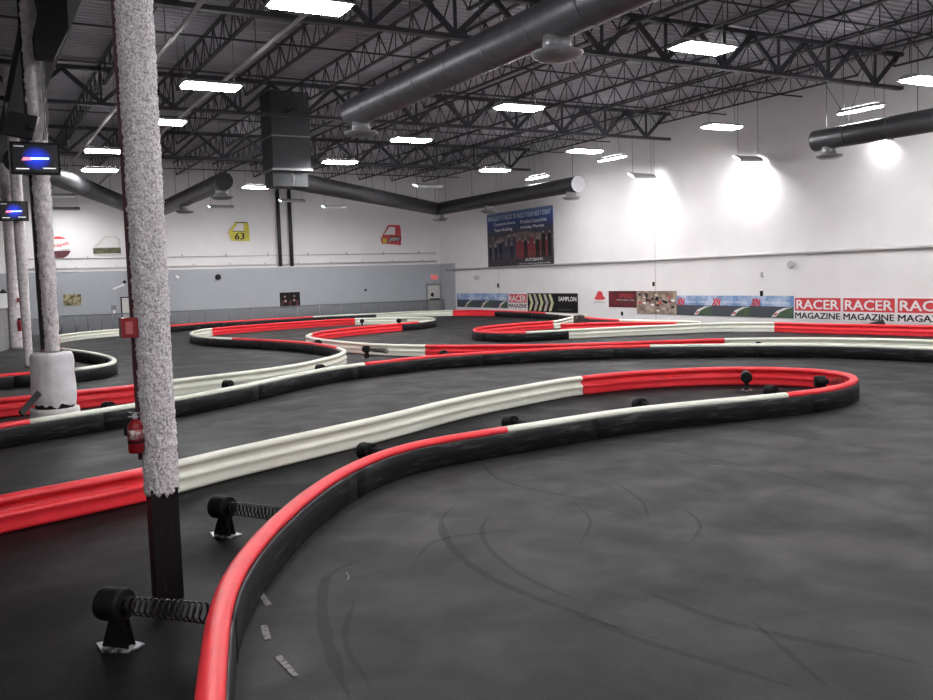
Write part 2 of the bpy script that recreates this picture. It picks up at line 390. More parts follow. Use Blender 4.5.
ring_duct('round_duct', [D1, D2, BXC], .36, M_ductD, 'dark round duct running from the plenum box to an elbow, then past the wall banner',
          dif=[(D1+Vector((0, .55, 0)), .9), (D1+Vector((0, Zp(487, 200, ZD).y-D1.y, 0)), .95), (D2+Vector((.05, -.1, 0)), 1.0)], capmat=M_diff)
E1 = Zp(224, 181, ZD+.1); E2 = Zp(152, 214, ZD+.1); E3 = Zp(15, 160, ZD+.1); E2.x = E1.x+.1
ring_duct('round_duct', [E1, E2, E3], .36, M_ductD, 'grey round duct with its blunt end facing the camera right of the big column',
          dif=[(E1+Vector((0, .5, 0)), 1.0), (E1+Vector((.05, Zp(185, 199, ZD+.1).y-E1.y, 0)), .95)], capmat=M_box)
# plenum box with its elbows
bx = BXC+Vector((.12, 0, 0))
t = thing('plenum_box', 'large dark sheet-metal plenum box hanging from the roof, duct joined below', 'duct box', (bx.x, bx.y, 6.75))
b = MB(); b.b2((bx.x-.75, bx.y-.5, 6.75), (bx.x+.75, bx.y+.9, ZC)); b.build('box_body', M_box, t)
b = MB(); b.b2((bx.x-.8, bx.y-.55, 6.72), (bx.x+.8, bx.y+.95, 6.80)); b.b2((bx.x-.77, bx.y-.52, 8.0), (bx.x+.77, bx.y+.92, 8.05)); b.build('flange_band', M_diff, t)
b = MB(); b.b2((bx.x-.7, bx.y-.2, 6.15), (bx.x+.7, bx.y+.85, 6.72)); b.build('outlet_box', M_box, t)
for px, lab in ((281, 'black vertical pipe down the back wall, left of a pair'), (292.5, 'black vertical pipe down the back wall, right of a pair')):
    p = Yp(px, 266, YG-.0); r = .15
    t = thing('vertical_pipe', lab, 'pipe', (p.x, YG+.1, 3.46))
    b = MB(); b.tube([(p.x, YG+.08, 3.46), (p.x, YG+.08, 8.1)], .12, 14); b.build('pipe', M_pipeD, t)
    b = MB(); b.tube([(p.x, YG+.08, 8.1), (p.x+.0, YG-.02, 8.3), (p.x-.2, YG-.3, 8.42), (p.x-.6, YG-.9, 8.45)], .12, 14); b.build('elbow', M_pipeD, t)

# ------------------------------------------------------------------ barriers
def catmull(pts, step=.22):
    P = [Vector((p.x, p.y)) for p in pts]; out = []; par = []
    for i in range(len(P)-1):
        p0 = P[max(i-1, 0)]; p1 = P[i]; p2 = P[i+1]; p3 = P[min(i+2, len(P)-1)]
        t0 = 0; t1 = max((p1-p0).length, 1e-3)**.5; t2 = t1+max((p2-p1).length, 1e-3)**.5; t3 = t2+max((p3-p2).length, 1e-3)**.5
        n = max(2, int((p2-p1).length/step))
        for k in range(n):
            t = t1+(t2-t1)*k/n
            if i == 0: A1 = p1
            else: A1 = p0*((t1-t)/(t1-t0))+p1*((t-t0)/(t1-t0))
            A2 = p1*((t2-t)/(t2-t1))+p2*((t-t1)/(t2-t1))
            A3 = p2 if i == len(P)-2 else p2*((t3-t)/(t3-t2))+p3*((t-t2)/(t3-t2))
            B1 = A1*((t2-t)/(t2-t0))+A2*((t-t0)/(t2-t0)) if i else A2
            B2_ = A2*((t3-t)/(t3-t1))+A3*((t-t1)/(t3-t1)) if i < len(P)-2 else A2
            out.append(B1*((t2-t)/(t2-t1))+B2_*((t-t1)/(t2-t1))); par.append(i+k/n)
    out.append(P[-1]); par.append(len(P)-1)
    return out, par
def smooth(L, it):
    for _ in range(it): L = [L[0]]+[(L[i-1]+L[i]*2+L[i+1])/4 for i in range(1, len(L)-1)]+[L[-1]]
    return L
HALF = [(0, .386), (.026, .384), (.052, .373), (.070, .356), (.077, .338), (.072, .316), (.052, .298), (.028, .286), (.018, .268), (.018, .240), (.032, .222), (.064, .206), (.080, .186), (.078, .166), (.066, .148), (.062, .10), (.068, .05), (.070, .015)]
PROF = HALF+[(-x, z) for x, z in reversed(HALF[1:])]
def sweep(mb, path, prof, closed=True):
    n = len(prof); vs = []
    for i, p in enumerate(path):
        t = (path[min(i+1, len(path)-1)]-path[max(i-1, 0)]).normalized(); nr = Vector((t.y, -t.x))   # right of travel
        vs += [(p.x+nr.x*o, p.y+nr.y*o, z) for o, z in prof]
    fs = [(i*n+k, i*n+(k+1) % n, (i+1)*n+(k+1) % n, (i+1)*n+k) for i in range(len(path)-1) for k in range(n)]
    mb.add(vs, fs, True); o = len(mb.v)-len(vs)
    mb.f += [tuple(o+k for k in reversed(range(n))), tuple(o+(len(path)-1)*n+k for k in range(n))]; mb.sm += [False]*2
SK = {1: [(.060, .012), (.060, .29), (.074, .312), (.086, .31), (.092, .29), (.092, .012)], -1: [(-.060, .012), (-.092, .012), (-.092, .29), (-.086, .31), (-.074, .312), (-.060, .29)]}
PATHS = {}
def barrier(key, pts, cols, skirts, label, sm=2, step=.22, z=.375):
    """pts: cap points in the photo; cols: [(start_index, 'r'/'w')...]; skirts: [(i0, i1, side)]"""
    W3 = [p if isinstance(p, Vector) else Zp(p[0], p[1], z) for p in pts]
    path, par = catmull(W3, step); path = smooth(path, sm); PATHS[key] = path
    t = thing('track_barrier', label, 'track barrier', (path[0].x, path[0].y, 0))
    def sub(a, c):
        idx = [i for i, q in enumerate(par) if a-1e-6 <= q <= c+1e-6]
        return path[idx[0]:idx[-1]+1]
    for (a, c), nxt in zip(cols, cols[1:]+[(len(pts)-1, 'x')]):
        b = MB(); sweep(b, sub(a, nxt[0]), PROF)
        b.build('red_rail_section' if c == 'r' else 'cream_rail_section', M_red if c == 'r' else M_white, t, label='red plastic rail' if c == 'r' else 'cream white plastic rail')
    for a, c, side in skirts:
        p = sub(a, c); nb = max(1, round(len(p)*step/3.6)); L = len(p)
        for q in range(nb):
            i0 = q*L//nb; i1 = min(L-1, (q+1)*L//nb)
            seg = p[i0:i1+1]
            if len(seg) < 2: continue
            b = MB(); s_ = [v.copy() for v in seg]; d = (s_[-1]-s_[-2]); s_[-1] = s_[-2]+d*.985
            sweep(b, s_, SK[side]); b.build('rubber_skirt', M_rubber, t, label='black rubber facing')
    return path
A = [Vector((.35, 1.6, 0)), Vector((.62, 3.0, 0)), (208, 700), (213, 656), (218, 612), (230.6, 574), (254.8, 539.7), (280, 514.6), (312, 488), (348, 466), (389.5, 449), (430.6, 439), (470, 432.6), (506, 427),
     (550, 420.3), (593.8, 413.3), (640, 407.2), (700, 401), (744.4, 397), (785.6, 393), (821.6, 388.6), (844.8, 383.9), (855, 378.8), (851.5, 374.4), (837, 370.9), (808.8, 368.8), (770, 367.2), (718.7, 367.4), (640, 371),
     (579.6, 376.5), (524, 385.4), (460, 397.4), (384.3, 415.4), (307, 432.3), (230, 448.7), (144, 468.5), (77, 481.5), (0, 496), Vector((-1.2, 9.35, 0)), Vector((-4, 8.9, 0))]
barrier('A', A, [(0, 'r'), (13, 'w'), (19, 'r'), (29, 'w'), (35, 'r')], [(0, 29, 1), (29, 39, 1)], 'nearest looping barrier, red cap curving from the bottom edge to the red tip at right', 3)
B2 = [Vector((-5, 13.2, 0)), Vector((-1.5, 14.5, 0)), (0, 424), (25.7, 419.8), (85.8, 411.2), (139.8, 402.6), (173.5, 397.5), (235, 386.3), (300, 372.6), (331.4, 367), (363.6, 362.8), (400, 358.7), (425, 356), (457, 353.6), (498.6, 351), (537, 348.8), (580, 346.8), (611.4, 345.7),
      (650, 344.9), (690, 344.3), (741, 343.8), (810, 343.6), (851.6, 344.4), (890, 345.6), (933, 347.2), Vector((20.2, 10.5, 0)), Vector((20.4, 6, 0)), Vector((20.2, 0, 0))]
barrier('B', B2, [(0, 'r'), (3, 'w'), (10, 'r'), (18, 'w')], [(0, 27, 1)], 'long black-faced barrier crossing the whole photo in the middle, cap cream then red then cream', 6)
P = [Vector((-4, 18.2, 0)), Vector((-1.5, 18.5, 0)), (0, 398.3), (34, 395.4), (77, 390.6), (139.8, 384.6), (173.5, 379.5), (220, 374.3), (265, 368.8), (300, 363.4), (318.6, 359.4), (336.6, 354.7), (344.3, 350.5), (337.9, 347.3), (325, 344.4), (305.7, 341.9), (280, 340.1),
     (233.5, 338), (211, 336.8), (196, 335), (192.3, 331.8), (211, 328.2), (250, 324.9), (300, 321.5), (354.6, 318.4), (400, 317.4), (428.9, 317.6), (434, 319.3), (418.6, 321.6), (401, 323.2), (380, 324.8), (344.3, 328.2), (322.4, 330.9), (310.9, 333.4), (307.3, 335.8),
     (322.4, 339), (344, 341.4), (380, 343.9), (425, 345.0), (457, 345.0), (524, 344.5), (580, 343.4), (650, 341), (724, 338.5), (810, 337.6), (933, 340), Vector((22.3, 10, 0)), Vector((22.4, 4, 0)), Vector((22.2, -1, 0))]
barrier('P', P, [(0, 'r'), (5, 'w'), (13, 'r'), (17, 'w'), (21, 'r'), (24, 'w'), (28, 'r'), (33, 'w'), (38, 'r'), (43, 'w')], [(0, 29, -1), (35, 48, -1)],
        'long snaking barrier behind the middle one, folding twice with cream hairpin tips left of centre', 3)
Q = [Vector((-3, 24.0, 0)), (0, 374.3), (34, 371.7), (74, 368.3), (94.4, 365.7), (109.8, 362.8), (114, 359.7), (109.8, 356.3), (85.8, 351), (62, 348), (47, 345), (44, 341), (58, 335.3), (86, 331.6), (122.6, 328.6), (145, 327), (170, 325.3), (205, 322.5), (250, 319.8),
     (300, 317.1), (313, 316.3), (344, 314.6), (376, 313.2), (418, 311.0), (453, 310.2), (475, 309.9), (496, 310.4), (537, 311.9), (547, 312.6), (572, 314.9), (586, 317), (620, 319.4), (680, 320.6), (700, 321.3)]
barrier('Q', Q, [(0, 'r'), (3, 'w'), (9, 'r'), (12, 'w'), (15, 'r'), (20, 'w'), (24, 'r'), (28, 'w'), (30, 'r'), (31, 'w')], [(0, 6, 1), (7, 9, -1), (16, 22, 1), (26, 31, 1)],
        'farthest barrier, hooking round at left then running along the back wall fence', 3)
R = [(586, 314.5), (571, 317), (553, 320.8), (524, 322.6), (498.6, 324.8), (479, 327.2), (474.5, 329.5), (480, 331), (511, 331.9), (527, 331.5), (568, 329.3), (620, 326.8), (680, 324.2), (720, 322.6), (775, 322.3), (813, 323.4), (870, 324.4), (933, 325.8), Vector((27, 13, 0)), Vector((27, 6, 0)), Vector((27, -2, 0))]
barrier('R', R, [(0, 'w'), (2, 'r'), (9, 'w'), (14, 'r')], [(5, 10, 1)], 'barrier with a red hairpin tip at centre, running under the right wall posters', 2)
Sx = [(561, 324.2), (600, 322.4), (640, 322.0), (676, 322.2)]
barrier('S', Sx, [(0, 'r'), (3, 'w')][:1], [], 'short plain red barrier piece behind the cream one near the dark red poster', 1)

# island floor, darker asphalt between the loop's rails
def lin(key, a=None): return PATHS[key]
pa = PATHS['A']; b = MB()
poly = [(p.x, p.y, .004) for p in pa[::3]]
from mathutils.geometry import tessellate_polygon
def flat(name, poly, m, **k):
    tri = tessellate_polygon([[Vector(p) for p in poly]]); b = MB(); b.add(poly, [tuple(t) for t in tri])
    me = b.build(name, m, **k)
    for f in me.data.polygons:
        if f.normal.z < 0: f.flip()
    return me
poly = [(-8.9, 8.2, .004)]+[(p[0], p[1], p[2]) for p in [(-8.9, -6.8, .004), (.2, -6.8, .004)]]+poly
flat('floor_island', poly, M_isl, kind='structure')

# ------------------------------------------------------------------ spring mounts
def project(P):
    d = P-EYE; a = d.dot(_fw); return 466.5+F_PX*d.dot(_rt)/a, 350-F_PX*d.dot(_up)/a
def spring_mount(dpx, key, label, zc=.245, ground=None, tgt=None, side=-1, maxlen=.9, dr=(.5, .95), lim=(0, 1)):
    if ground: g = Zp(*ground); q = tgt
    else:                      # the spot beside the rail whose drum shows where the photo shows it
        best = None; path = PATHS[key]
        for i in range(max(1, int(lim[0]*len(path))), min(len(path)-1, int(lim[1]*len(path)))):
            tt = (path[i+1]-path[i-1]).normalized(); nr = Vector((tt.y, -tt.x))*side
            for k in range(6):
                dd = dr[0]+(dr[1]-dr[0])*k/5; p = path[i]+nr*dd
                if (Vector((p.x, p.y, 0))-EYE).dot(_fw) < 1: continue
                u = project(Vector((p.x, p.y, zc))); e = math.hypot(u[0]-dpx[0], u[1]-dpx[1])
                if best is None or e < best[0]: best = (e, p, path[i])
        g = Vector((best[1].x, best[1].y, 0)); q = best[2]
    d = Vector((q.x-g.x, q.y-g.y, 0)); dist = d.length; d.normalize(); sd = Vector((-d.y, d.x, 0))
    t = thing('spring_mount', label, 'spring mount', g)
    b = MB(); pts = [(-.20, 0), (-.06, -.11), (.12, -.07), (.14, .07), (-.06, .11)]
    b.prism(pts, g+Vector((0, 0, .006)), d, sd, .012); b.build('base_plate', M_plate, t)
    b = MB()
    for s in (-.035, .035):
        b.prism([(-.12, 0), (.09, 0), (.035, zc-.05), (-.03, zc-.05)], g+sd*(s+.006)+Vector((0, 0, .012)), d, (0, 0, 1), .012)
    b.prism([(-.09, 0), (.06, 0), (.03, zc-.05), (-.02, zc-.05)], g+sd*.03+Vector((0, 0, .012)), d, (0, 0, 1), .06)
    b.build('bracket', M_black, t)
    b = MB(); c = g+Vector((0, 0, zc)); R_ = .112
    b.tube([c-d*.13, c-d*.125, c-d*.10, c+d*.03, c+d*.06], [R_*.7, R_*.93, R_, R_, R_*.93], 28); dr = b.build('rubber_drum', M_drum, t)
    b = MB(); b.tube([c+d*.06, c+d*.10], .05, 16); b.build('hub', M_black, dr)
    L = min(dist-.09, maxlen+.3); b = MB(); turns = max(5, int(L/.05)); n = turns*14; r0, r1 = .056, .066
    hp = []
    for i in range(n+1):
        f = i/n; a = 2*PI*turns*f; rr = r0+(r1-r0)*f
        hp.append(c+d*(.09+(L-.09)*f)+sd*math.cos(a)*rr+Vector((0, 0, math.sin(a)*rr)))
    b.tube(hp, .0068, 6); b.build('coil_spring', M_spring, t)
    return t
spring_mount(None, 'A', 'nearest black spring mount, on the dark floor at the foot of the big column', ground=(121, 648), tgt=Zp(220, 603, .375), zc=.30)
spring_mount(None, 'A', 'black spring mount second from the camera, right of the big column', ground=(226, 536), tgt=Zp(291, 505, .375), zc=.28)
spring_mount((368, 449), 'A', 'black spring mount between the cream rail and the red cap, third from the camera', lim=(0, .42))
spring_mount((514, 419), 'A', 'black spring mount peeking over the join of red and cream caps', lim=(0, .42))
spring_mount((641, 401), 'A', 'black spring mount peeking over the middle of the cream cap', lim=(0, .42))
spring_mount((746, 377), 'A', 'black spring mount standing before the red inner face, left of three at the loop tip', zc=.27, lim=(.48, .7), )
spring_mount((775, 389), 'A', 'black spring mount peeking over the join of cream and red near the loop tip', lim=(0, .45))
spring_mount((821, 380), 'A', 'black spring mount deepest inside the red loop tip', lim=(.40, .55))
spring_mount((110, 404), 'B', 'black spring mount just left of the big column, before red rails')
spring_mount((229, 381), 'B', 'black spring mount before the cream rail right of the big column')
spring_mount((322, 366), 'B', 'black spring mount beside the cream hairpin tip')
spring_mount(None, 'B', 'black spring mount with visible coil before the cream rail at centre', ground=(367, 358.5), tgt=Zp(392, 354.5, .2), zc=.29)
spring_mount((440, 349.5), 'B', 'black spring mount before the red rail at centre', dr=(.5, 1.6))
spring_mount((317, 341), 'P', 'tiny black spring mount behind the red cap left of centre', side=1)
spring_mount((362, 321), 'P', 'tiny dark spring mount before the far cream rail', side=1)
spring_mount((399, 321), 'P', 'tiny dark spring mount inside the far cream hairpin', side=1)
spring_mount((759, 341.5), 'B', 'small black spring mount on the cream rails at right')

# ------------------------------------------------------------------ columns
def rough_column(x, y, z0, z1, r, dz, nseg, amp, material, fr=9., seed=0, lean=0., ragged=.0, squash=1.0, rtop=None):
    b = MB(); rows = int((z1-z0)/dz)+1; vs = []
    for i in range(rows):
        z = z0+(z1-z0)*i/(rows-1); R0 = r+((rtop or r)-r)*min(1, (z-z0)/4.0)
        for k in range(nseg):
            a = 2*PI*k/nseg; cx, cy = math.cos(a), math.sin(a)
            n1 = noise.noise(Vector((cx*r*fr+seed, cy*r*fr, z*fr))); n2 = noise.noise(Vector((cx*r*fr*3.5, cy*r*fr*3.5+seed, z*fr*3.2))); n3 = noise.noise(Vector((cx+seed, cy, z*1.3)))
            R_ = R0*(1+.05*n3)+amp*(n1*.55+n2*.75)
            zz = z
            if i == 0 and ragged: zz = z+ragged*noise.noise(Vector((cx*4, cy*4, seed)))
            if i == 0: R_ *= .94
            vs.append((x+cx*R_, y+cy*R_*squash, zz))
    fs = [(i*nseg+k, i*nseg+(k+1) % nseg, (i+1)*nseg+(k+1) % nseg, (i+1)*nseg+k) for i in range(rows-1) for k in range(nseg)]
    b.add(vs, fs, True); b.f += [tuple(reversed(range(nseg))), tuple((rows-1)*nseg+k for k in range(nseg))]; b.sm += [False]*2
    return b
cx_, cy_ = 1.213, 7.13
vd = Vector((_rt.x, _rt.y, 0)).normalized(); fd = Vector((cx_, cy_, 0)).normalized(); vd = Vector((fd.y, -fd.x, 0))
t = thing('support_column', 'thick rough white fireproofed column in the foreground with a bare black foot', 'column', (cx_, cy_, 0))
rz = math.atan2(fd.y, fd.x)
b = MB(); b.box((cx_, cy_, .435), (.200, .200, .87), rz+.2); b.box((cx_, cy_, 5.1), (.12, .12, 8.34), rz); b.build('steel_shaft', M_shaft, t, label='bare black steel foot')
rough_column(cx_, cy_, .83, 5.4, .126, .013, 100, .020, M_foam, 23, 3, ragged=.05, rtop=.136).build('fireproofing', M_foam, t, label='rough white sprayed fireproofing')
rough_column(cx_, cy_, 5.4, 9.3, .132, .08, 30, .016, M_foam, 14, 3).build('upper_fireproofing', M_foam, t)
c = Vector((cx_, cy_, 0))-vd*.120+fd*.03
b = MB(); b.box((c.x, c.y, 5.15), (.12, .07, 8.1), rz); b.build('painted_flange', M_redp, t, label='dark red painted edge')
# sign plate
dep = 6.97
def colp(px, py): return Yp(px, py, cy_+.0)
s0 = colp(128.5, 327.5)
t2 = thing('extinguisher_sign', 'small dark red box sign on the left side of the foreground column', 'sign', (s0.x, s0.y, s0.z-.08))
b = MB(); b.box((s0.x, s0.y, s0.z), (.12, .13, .148), 0); b.build('sign_box', M_ext, t2)
b = MB(); b.box((s0.x-.005, s0.y-.068, s0.z), (.05, .004, .09)); b.build('pictogram', mat('faded_red', (.5, .12, .13), .5), t2)
e0 = colp(137, 452); e1 = colp(136, 418)
ex, ey = e0.x-.005, cy_-.02
t2 = thing('fire_extinguisher', 'red fire extinguisher hanging low on the left side of the foreground column', 'fire extinguisher', (ex, ey, e0.z))
h = e1.z-e0.z
b = MB(); b.lathe((ex, ey, e0.z), [(.052, 0), (.060, .012), (.060, h*.74), (.054, h*.84), (.034, h*.93), (.020, h*.97), (.020, h)], 28); cyl = b.build('cylinder', M_ext, t2)
b = MB(); b.lathe((ex, ey, e0.z+h*.42), [(.0612, 0), (.0612, h*.26)], 28); b.build('paper_label', mat('ext_label', (.30, .08, .08), .6, col2=(.55, .5, .5), n_scale=25, lo=.48, hi=.52), cyl)
b = MB(); b.box((ex, ey, e0.z+h+.015), (.03, .03, .035)); b.bar((ex-.045, ey-.02, e0.z+h+.055), (ex+.05, ey-.0, e0.z+h+.032), .018, .01); b.bar((ex-.05, ey-.02, e0.z+h+.02), (ex+.03, ey, e0.z+h+.012), .018, .01); b.build('valve_handle', M_plate, t2)
b = MB(); b.tube([(ex-.02, ey-.02, e0.z+h+.01), (ex-.06, ey-.03, e0.z+h*.97), (ex-.078, ey-.03, e0.z+h*.8), (ex-.074, ey-.03, e0.z+h*.55)], [.008, .008, .008, .013], 8); b.build('hose', M_black, t2)
b = MB(); b.lathe((ex, ey, e0.z+h*.3), [(.063, 0), (.063, .018)], 24); b.bar((ex+.03, ey, e0.z+h*.33), (cx_-.04, cy_, e0.z+h*.33), .03, .018); b.build('wall_bracket', M_black, t2)
# column two, on its painted drum
c2x, c2y = 1.21, 17.06
t = thing('support_column', 'old white fireproofed column rising from the wrapped concrete footing, screen mounted on it', 'column', (c2x, c2y, 1.33))
rough_column(c2x+.01, c2y, 1.34, 9.3, .128, .03, 44, .028, M_foam2, 8, 11, rtop=.16).build('fireproofing', M_foam2, t)
b = MB(); b.box((c2x-.125, c2y-.02, 4.6), (.08, .10, 6.4)); b.build('exposed_flange', M_shaft, t, label='dark exposed steel edge')
t = thing('column_footing', 'round white wrapped footing drum around the second column, ragged dark lower edge', 'column footing', (c2x, c2y, 0))
b = MB(); b.lathe((c2x, c2y, 0), [(.41, 0), (.41, .02), (.40, .32), (.39, .38)], 40); b.build('concrete_base', M_conc, t, label='pale concrete base ring')
b = MB(); n = 60; vs = []; prof = [(.34, .44), (.36, .56), (.365, .75), (.345, 1.0), (.355, 1.18), (.345, 1.29), (.32, 1.335), (.18, 1.34)]
for i, (r, z) in enumerate(prof):
    for k in range(n):
        a = 2*PI*k/n; d = .012*noise.noise(Vector((math.cos(a)*3, math.sin(a)*3, z*4)))
        zz = z+(.10*noise.noise(Vector((math.cos(a)*3.5, math.sin(a)*3.5, 7))) if i == 0 else 0)
        vs.append((c2x+(r+d)*math.cos(a), c2y+(r+d)*math.sin(a), zz))
b.add(vs, [(i*n+k, i*n+(k+1) % n, (i+1)*n+(k+1) % n, (i+1)*n+k) for i in range(len(prof)-1) for k in range(n)], True); b.build('wrap', M_wrap, t, label='white plastic wrap')
b = MB(); b.lathe((c2x, c2y, .34), [(.31, 0), (.31, .3)], 30); b.build('dark_core', M_blackp, t, label='dark band below the torn wrap')
# dark plank leaning
p0 = Zp(22, 421, .03); p1 = Zp(38, 392, .7)
p0 = Vector((p0.x, 15.85, .03)); p0 = Yp(21, 414, 15.9); p1 = Yp(39, 393, 16.45)
b = MB(); b.bar(p0, p1, .10, .03, (0, 1, 0)); tag(b.build('plank', M_blackp), 'dark narrow plank leaning on the white footing', 'plank')
# columns three and four
t = thing('support_column', 'slim pale column third from the camera, standing clear of the ground barriers', 'column', (1.58, 31.7, 0))
rough_column(1.58, 31.7, 0, 9.3, .125, .1, 24, .018, M_foam2, 5, 21, rtop=.17).build('fireproofing', M_foam2, t)
c4 = Zp(17, 349, 0)
t = thing('support_column', 'pale column farthest from the camera, foot hidden by the grey fence', 'column', (c4.x, c4.y, 0))
rough_column(c4.x, c4.y, 0, 9.3, .24, .12, 24, .02, M_foam2, 5, 31, rtop=.2).build('fireproofing', M_foam2, t)
q = Yp(20, 325, c4.y-.28)
t = thing('fire_extinguisher', 'tiny red fire extinguisher on the farthest pale column', 'fire extinguisher', q)
b = MB(); b.lathe(q+Vector((0, 0, -.25)), [(.08, 0), (.09, .03), (.09, .38), (.04, .46)], 14); b.build('cylinder', M_ext, t)
b = MB(); b.box(q+Vector((0, 0, .25)), (.14, .05, .08)); b.build('valve_handle', M_black, t)
q = Yp(18.5, 300, c4.y-.25); b = MB(); b.box(q, (.13, .08, .17)); tag(b.build('call_box', M_ext), 'tiny dark red box on the farthest pale column', 'alarm box')

# ------------------------------------------------------------------ screens
def screen(px, Y, label, tilt=.0):
    x0, y0, x1, y1 = px
    a = Yp(x0, y0, Y); c = Yp(x1, y1, Y); w = c.x-a.x; h = a.z-c.z; o = Vector((a.x, Y, c.z))
    t = thing('screen', label, 'television', (a.x+w/2, Y, c.z))
    b = MB(); b.b2((a.x, Y, c.z), (c.x, Y+.09, a.z)); b.build('frame', M_blackp, t)
    M = bpy.data.materials.new('screen_glow'); M.use_nodes = True; N = M.node_tree.nodes; L = M.node_tree.links; P = N['Principled BSDF']
    P.inputs['Base Color'].default_value = (.004, .004, .006, 1); P.inputs['Roughness'].default_value = .2
    tc = N.new('ShaderNodeTexCoord'); mp = N.new('ShaderNodeMapping'); mp.vector_type = 'TEXTURE'; mp.inputs['Location'].default_value = (.53, .5, 0); mp.inputs['Scale'].default_value = (.34, .44, 1)
    gr = N.new('ShaderNodeTexGradient'); gr.gradient_type = 'SPHERICAL'; rp = N.new('ShaderNodeValToRGB')
    rp.color_ramp.elements[0].color = (.0005, .0005, .001, 1); rp.color_ramp.elements[1].color = (.01, .05, .95, 1); rp.color_ramp.elements[1].position = .7
    L.new(tc.outputs['UV'], mp.inputs[0]); L.new(mp.outputs[0], gr.inputs[0]); L.new(gr.outputs[0], rp.inputs[0]); L.new(rp.outputs[0], P.inputs['Emission Color']); P.inputs['Emission Strength'].default_value = .9
    me = bpy.data.meshes.new('display'); q = .035
    me.from_pydata([(-w/2+q, -.004, q), (w/2-q, -.004, q), (w/2-q, -.004, h-q), (-w/2+q, -.004, h-q)], [], [(0, 1, 2, 3)])
    uv = me.uv_layers.new(); [setattr(uv.data[i], 'uv', u) for i, u in enumerate([(0, 0), (1, 0), (1, 1), (0, 1)])]
    me.materials.append(M); d = bpy.data.objects.new('display', me); COL.objects.link(d); d.parent = t
    def g(nm, poly, col, es):
        b = MB(); b.prism([(x*w, y*h) for x, y in poly], o+Vector((0, -.006, 0)), (1, 0, 0), (0, 0, 1), .003)
        b.build(nm, mat('lit_'+nm, col, .5, emit=col, es=es), d)
    g('red_lettering', [(.22, .42), (.42, .44), (.42, .52), (.26, .52)], (1, .22, .30), 1.6)
    g('white_lettering', [(.40, .45), (.77, .47), (.78, .53), (.40, .52)], (.6, .8, 1), 1.6)
    g('caption_line', [(.10, .15), (.36, .15), (.36, .18), (.10, .18)], (.9, .9, .9), .9)
    g('caption_line', [(.64, .18), (.90, .18), (.90, .21), (.64, .21)], (.9, .9, .9), .9)
    g('corner_caption', [(.08, .84), (.28, .84), (.28, .87), (.08, .87)], (.6, .6, .6), .4)
    b = MB(); b.b2((a.x+w*.35, Y+.09, c.z+h*.3), (a.x+w*.65, Y+.33, c.z+h*.7)); b.build('mount', M_black, t)
    return t
screen((9, 141, 61, 175), c2y-.45, 'black wall screen with blue glow, larger and higher one, on the second column')
screen((-2, 201, 29, 221), 31.7-.4, 'black screen with blue glow, smaller and lower one, on the third column')
q = Yp(24, 128, c2y-.5)
t = thing('loudspeaker', 'black angular speaker box above the larger screen', 'speaker', q)
b = MB(); b.prism([(-.35, -.12), (.1, -.2), (.2, .16), (-.2, .22)], q, (1, 0, 0), (0, 0, 1), .25); b.build('speaker_box', M_blackp, t)
b = MB(); b.b2((q.x+.05, q.y-.3, q.z-.05), (q.x+.12, q.y+.25, q.z+.05)); b.build('bracket', M_black, t)
pts = [Yp(36, 8, c2y-.19), Yp(41, 20, c2y-.19), Yp(40, 45, c2y-.19), Yp(42, 85, c2y-.19), Yp(45, 118, c2y-.19), Yp(43, 140, c2y-.3)]
b = MB()
for s in range(3): b.tube([p+Vector((s*.025, .01*s, 0)) for p in pts], .011, 6)
tag(b.build('cable_bundle', M_wire), 'loose cable bundle hanging down the second column to the screen', 'cable')
q0 = Yp(28, 0, c2y-.3); q1 = Yp(52, 62, c2y-.3)
t = thing('projector_housing', 'black bulky equipment box high beside the second column', 'equipment box', (q0.x+.1, c2y-.3, q1.z))
b = MB(); b.prism([(.02, 0), (.30, .0), (.52, .45), (.52, 1.2), (.05, 1.2), (.10, .75), (.0, .35)], (q0.x+.02, c2y-.3, q1.z), (1, 0, 0), (0, 0, 1), .5); b.build('housing', M_blackp, t)
b = MB(); b.b2((q0.x+.2, c2y-.1, q1.z+1.1), (q0.x+.3, c2y+.0, 9.3)); b.build('hanger', M_black, t)

# ------------------------------------------------------------------ fence along the back, left mesh fence
def fence(pts, h, posts, label, mm, name='fence', rail=True):
    t = thing(name, label, 'fence', pts[0])
    b = MB()
    for a, c in zip(pts[:-1], pts[1:]): b.bar(a+Vector((0, 0, h/2)), c+Vector((0, 0, h/2)), .012, h-.04)
    b.build('mesh_panel', mm, t)
    b = MB()
    for a, c in zip(pts[:-1], pts[1:]): b.tube([a+Vector((0, 0, h)), c+Vector((0, 0, h))], .03, 8)
    b.build('top_rail', M_post, t)
    for p in posts:
        b = MB(); b.tube([p, p+Vector((0, 0, h+.04))], .035, 8); b.build('fence_post', M_post, t)
    return t
YFn = 54.15
fx = [60, 75, 87, 101, 112, 130, 150, 174, 189, 204, 229, 252, 275, 297.5, 319, 340, 361, 381, 401, 421, 441]
posts = []
for x in fx:
    p = Yp(x, 305, YFn); posts.append(Vector((p.x, YFn, 0)))
posts.append(Vector((XW-.3, YFn, 0)))
fence([posts[0], posts[-1]], .98, posts, 'low grey mesh fence with posts running along the foot of the grey wall', M_mesh)
lf = [Zp(-6, 354), Zp(12, 349), Zp(24, 345)]
lf2 = [Vector((p.x, p.y, 0)) for p in lf]
fence(lf2, 1.72, lf2, 'tall grey panel fence curving at the left edge before the farthest column', M_mesh2)
lg = [Vector((Zp(33, 341).x, Zp(33, 341).y, 0)), Vector((posts[0].x-.5, 49.0, 0)), posts[0]-Vector((.2, 0, 0))]
fence(lg, 1.05, lg, 'low grey mesh fence section between the third column and the back wall fence', M_mesh)

